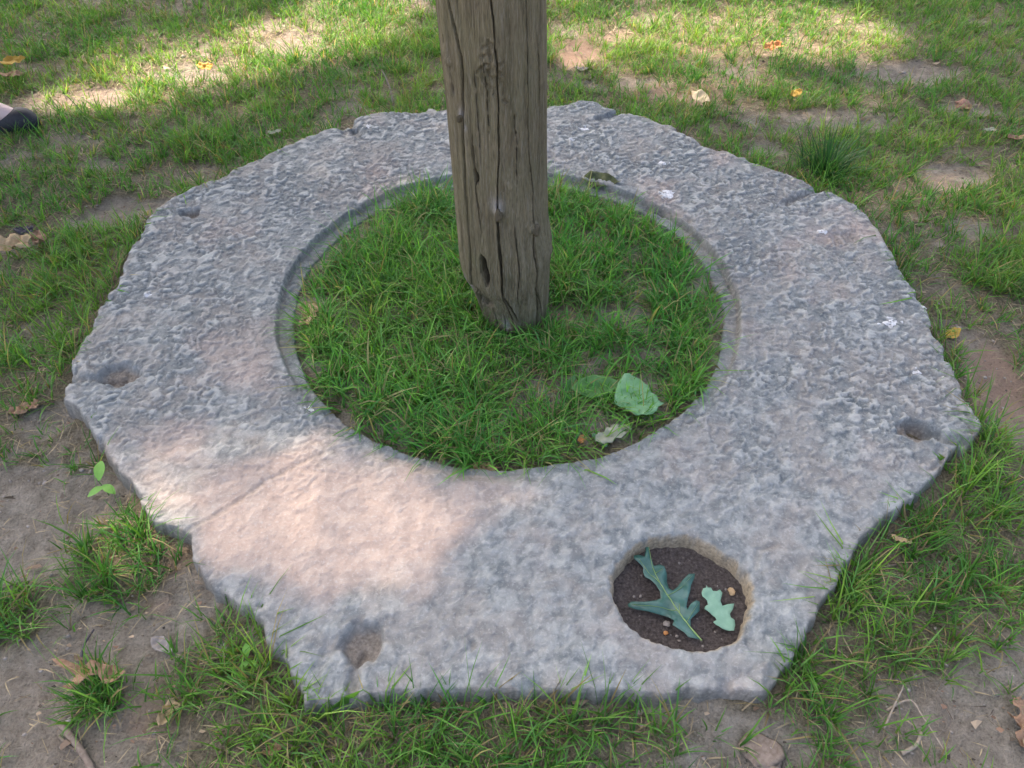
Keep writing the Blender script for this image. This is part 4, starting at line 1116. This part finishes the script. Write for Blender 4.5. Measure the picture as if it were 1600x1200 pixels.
def build_tree():
    trunk = Vector((-5.6, 5.6, 0))
    root = empty('oak_tree', trunk)
    def limb(name, pts, r0, r1):
        return tube(name, [Vector(p)-trunk for p in pts], r0, r1, 'bark', None, None, root)
    limb('trunk', [trunk+Vector((0, 0, -.1)), trunk+Vector((.05, -.05, 1.5)), trunk+Vector((.1, -.1, 3.2)), trunk+Vector((.3, -.2, 5)), trunk+Vector((.6, -.4, 7)), trunk+Vector((.9, -.6, 8.6))], .26, .07)
    for k in range(9):
        a = k*2.4; h = 3.6 + .45*k; L_ = 4.2 - .2*k
        e = trunk + Vector((math.cos(a)*L_+.6, math.sin(a)*L_-.4, h+2.0))
        s = trunk + Vector((.12+.06*max(0, h-3.2), -.1-.04*max(0, h-3.2), h)); m = s.lerp(e, .5)+Vector((0, 0, .35))
        hit = 0
        for f in np.linspace(0, 1, 13):
            q = s.lerp(e, f); gx_ = np.array([q.x-SUN[0]/SUN[2]*q.z]); gy_ = np.array([q.y-SUN[1]/SUN[2]*q.z]); hit = max(hit, float(transmittance(gx_, gy_)[0]))
        if hit < .2: limb('limb', [s, m, e], .08, .02)
    n = 112000
    # ground footprint that lies in this tree's shade, carried up the sun's way to leaf height
    gx = rng.uniform(-4.2, 4.2, n); gy = rng.uniform(-1.2, 5.6, n); h = rng.uniform(5.0, 8.2, n)
    T = transmittance(gx, gy)
    # thin crown parts get many small leaves, shaped to even out sun patches
    ex = rng.uniform(-4.2, 4.2, 4*n); ey = rng.uniform(-1.2, 5.6, 4*n); eT = transmittance(ex, ey); k_ = (eT > .08) & (eT < .9)
    gx, gy, T = np.r_[gx, ex[k_]], np.r_[gy, ey[k_]], np.r_[T, eT[k_]]; n = len(gx); h = rng.uniform(5.0, 8.2, n)
    h = np.where(T > .08, h+5.0, h)            # thin parts raised to soften the edges of the sun patches
    K = 4.2
    thin = (T > .08) & (T < .9)
    p = np.where(T > .9, 0, np.clip(-np.log(T)/K, 0, 1))
    ok = rng.random(n) < p
    gx, gy, h, thin = gx[ok], gy[ok], h[ok], thin[ok]; n = len(gx)
    c = np.stack([gx+SUN[0]/SUN[2]*h, gy+SUN[1]/SUN[2]*h, h], 1)
    L_ = rng.uniform(.09, .15, n)*np.where(thin, .447, 1); W_ = L_*rng.uniform(.55, .75, n)
    az = rng.uniform(0, 2*np.pi, n); el = rng.uniform(-.5, .5, n); rl = rng.uniform(-.6, .6, n)
    d = np.stack([np.cos(az)*np.cos(el), np.sin(az)*np.cos(el), np.sin(el)], 1)
    s = np.stack([-np.sin(az)*np.cos(rl), np.cos(az)*np.cos(rl), np.sin(rl)], 1)
    a = c-d*L_[:, None]*.5; b = c+d*L_[:, None]*.5; q = c+s*W_[:, None]*.5; r = c-s*W_[:, None]*.5
    V = np.stack([a, q, b, r], 1).reshape(-1, 3) - np.array(trunk)
    F = np.arange(n*4).reshape(-1, 4)
    mesh_np('crown', V, F, M['crown'], root)
    tag(root, 'tall oak tree whose leafy crown shades the lawn and slab', 'tree')
build_tree()

# ------------------------------------------------------------------ person, mostly outside the picture: only the foot shows
def build_person():
    toe = at(66, 197, .0)
    root = empty('person', (toe.x-.225, toe.y, 0))
    # local frame: toes along +x
    def skin(name, verts, edges, rad, mat, rootv=0, sub=2, parent=root):
        me = bpy.data.meshes.new(name); me.from_pydata(verts, edges, []); me.update()
        o = link(name, me, M[mat], parent)
        m = o.modifiers.new('skin', 'SKIN'); m.use_smooth_shade = True
        for i, v in enumerate(me.skin_vertices[0].data):
            r = rad[i]; v.radius = r if isinstance(r, tuple) else (r, r); v.use_root = (i == rootv)
        s = o.modifiers.new('sub', 'SUBSURF'); s.levels = sub; s.render_levels = sub
        return o
    V = []; E = []; R = []
    def add(p, r, link_to=None):
        V.append(p); R.append(r)
        if link_to is not None: E.append((link_to, len(V)-1))
        return len(V)-1
    pel = add((-.16, .09, .92), .125)
    for fx, fy, side in ((0, 0, -1), (-.34, .19, 1)):
        hip = add((-.15+.1*fx, .09+side*.08 if side < 0 else .09+.085, .86), .085, pel)
        knee = add((fx*.55-.03, fy if side > 0 else 0.0, .48), .056, hip)
        calf = add((fx*.8-.035, fy, .34), .054, knee)
        ank = add((fx-.01, fy, .095), .034, calf)
        ins = add((fx+.065, fy, .072), .038, ank)
        ball = add((fx+.14, fy, .042), .036, ins)
        add((fx+.195, fy, .028), .026, ball)
        heel = add((fx-.045, fy, .035), .03, ank)
    waist = add((-.16, .09, 1.06), .105, pel); chest = add((-.15, .09, 1.25), .125, waist); nb = add((-.15, .09, 1.40), .07, chest)
    neck = add((-.145, .09, 1.47), .046, nb); head0 = add((-.13, .09, 1.54), .068, neck); head1 = add((-.125, .09, 1.61), .08, head0); add((-.135, .09, 1.69), .055, head1)
    nose = add((-.04, .09, 1.575), .012, head0)
    for side in (-1, 1):
        sh = add((-.15, .09+side*.165, 1.37), .045, nb); el = add((-.17, .09+side*.215, 1.10), .036, sh); wr = add((-.11, .09+side*.225, .87), .024, el)
        pm = add((-.095, .09+side*.225, .80), .026, wr)
        for k in range(4):
            f1 = add((-.115+.018*k, .09+side*.226, .745), .0085, pm); add((-.11+.018*k, .09+side*.222, .705+.006*abs(k-1.5)), .0075, f1)
        t1 = add((-.065, .09+side*.218, .785), .009, pm); add((-.052, .09+side*.212, .75), .008, t1)
    skin('body', V, E, R, 'skin', pel)
    # dress: lofted skirt and bodice
    bm = bmesh.new(); N = 36; prev = None
    for z_, rx, ry, cx_ in ((.52, .27, .22, -.18), (.7, .22, .20, -.17), (.9, .165, .175, -.16), (1.06, .125, .145, -.16), (1.22, .145, .165, -.15), (1.36, .12, .17, -.15), (1.43, .075, .10, -.15)):
        cur = []
        for a in range(N):
            an = 2*math.pi*a/N; w = 1+(.05*math.sin(9*an) if z_ < .8 else 0)
            cur.append(bm.verts.new((cx_+math.cos(an)*rx*w, .09+math.sin(an)*ry*w, z_)))
        if prev:
            for a in range(N): bm.faces.new((prev[a], prev[(a+1) % N], cur[(a+1) % N], cur[a]))
        prev = cur
    me = bpy.data.meshes.new('dress'); bm.to_mesh(me); bm.free()
    for p in me.polygons: p.use_smooth = True
    link('dress', me, M['dress'], root)
    bm = bmesh.new(); bmesh.ops.create_icosphere(bm, subdivisions=3, radius=1)
    for v in list(bm.verts):
        v.co = Vector((v.co.x*.115-.155, v.co.y*.10+.09, v.co.z*.125+1.635))
    bmesh.ops.delete(bm, geom=[v for v in bm.verts if v.co.x > -.075 and v.co.z < 1.66], context='VERTS')
    me = bpy.data.meshes.new('hair'); bm.to_mesh(me); bm.free()
    for p in me.polygons: p.use_smooth = True
    link('hair', me, M['hair'], root)
    # flat shoes: sole and upper lofted along the foot, open over the instep
    for fx, fy in ((0, 0), (-.34, .19)):
        bm = bmesh.new(); prev = None; N = 14
        prof = [(-.085,.022,.050),(-.07,.033,.058),(-.03,.037,.050),(.03,.040,.040),(.07,.045,.040),(.10,.050,.042),(.13,.052,.048),(.16,.051,.066),(.19,.045,.064),(.21,.035,.054),(.222,.026,.040),(.235,.010,.026)]
        for x_, w, h in prof:
            cur = []; op = x_ < .155
            for a in range(N+1):
                u = -1+2*a/N           # from one side of the sole over the top to the other
                an = u*(math.radians(112) if not op else 0)
                if op:   # side walls only
                    s_ = -1 if a < N/2 else 1; k = (a if a < N/2 else N-a)/(N/2)
                    cur.append(bm.verts.new((fx+x_, fy+s_*w*(1+.10*math.sin(k*3.14)-.12*k), .010+h*k)))
                else:
                    cur.append(bm.verts.new((fx+x_, fy+math.sin(an)*w*1.03, max(.010, .010+h*(.30+.70*math.cos(an))))))
            if prev:
                for a in range(N):
                    if (op or pop) and a in (N//2-1,) : continue
                    bm.faces.new((prev[a], prev[a+1], cur[a+1], cur[a]))
            prev = cur; pop = op
        bm.faces.new(prev)
        me = bpy.data.meshes.new('shoe'); bm.to_mesh(me); bm.free()
        for p in me.polygons: p.use_smooth = True
        sh = link('shoe', me, M['shoe'], root)
        so = sh.modifiers.new('thick', 'SOLIDIFY'); so.thickness = .003
        sb = sh.modifiers.new('sub', 'SUBSURF'); sb.levels = 1; sb.render_levels = 1
        bm = bmesh.new(); pts = [(x_, w*1.06) for x_, w, h in prof]
        out = [(x_, -w) for x_, w in pts] + [(.243, 0)] + [(x_, w) for x_, w in pts[::-1]]
        lo = [bm.verts.new((fx+x_, fy+y_, .0)) for x_, y_ in out]; hi = [bm.verts.new((fx+x_, fy+y_, .012)) for x_, y_ in out]
        bm.faces.new(lo[::-1]); bm.faces.new(hi)
        for k in range(len(out)): bm.faces.new((lo[k], lo[(k+1) % len(out)], hi[(k+1) % len(out)], hi[k]))
        me = bpy.data.meshes.new('sole'); bm.to_mesh(me); bm.free(); link('sole', me, M['sole'], sh)
    root.rotation_euler = (0, 0, math.radians(-6))
    tag(root, 'person wearing black flat shoes stepping onto the lawn', 'person')
build_person()
print('blades', n1, n2)
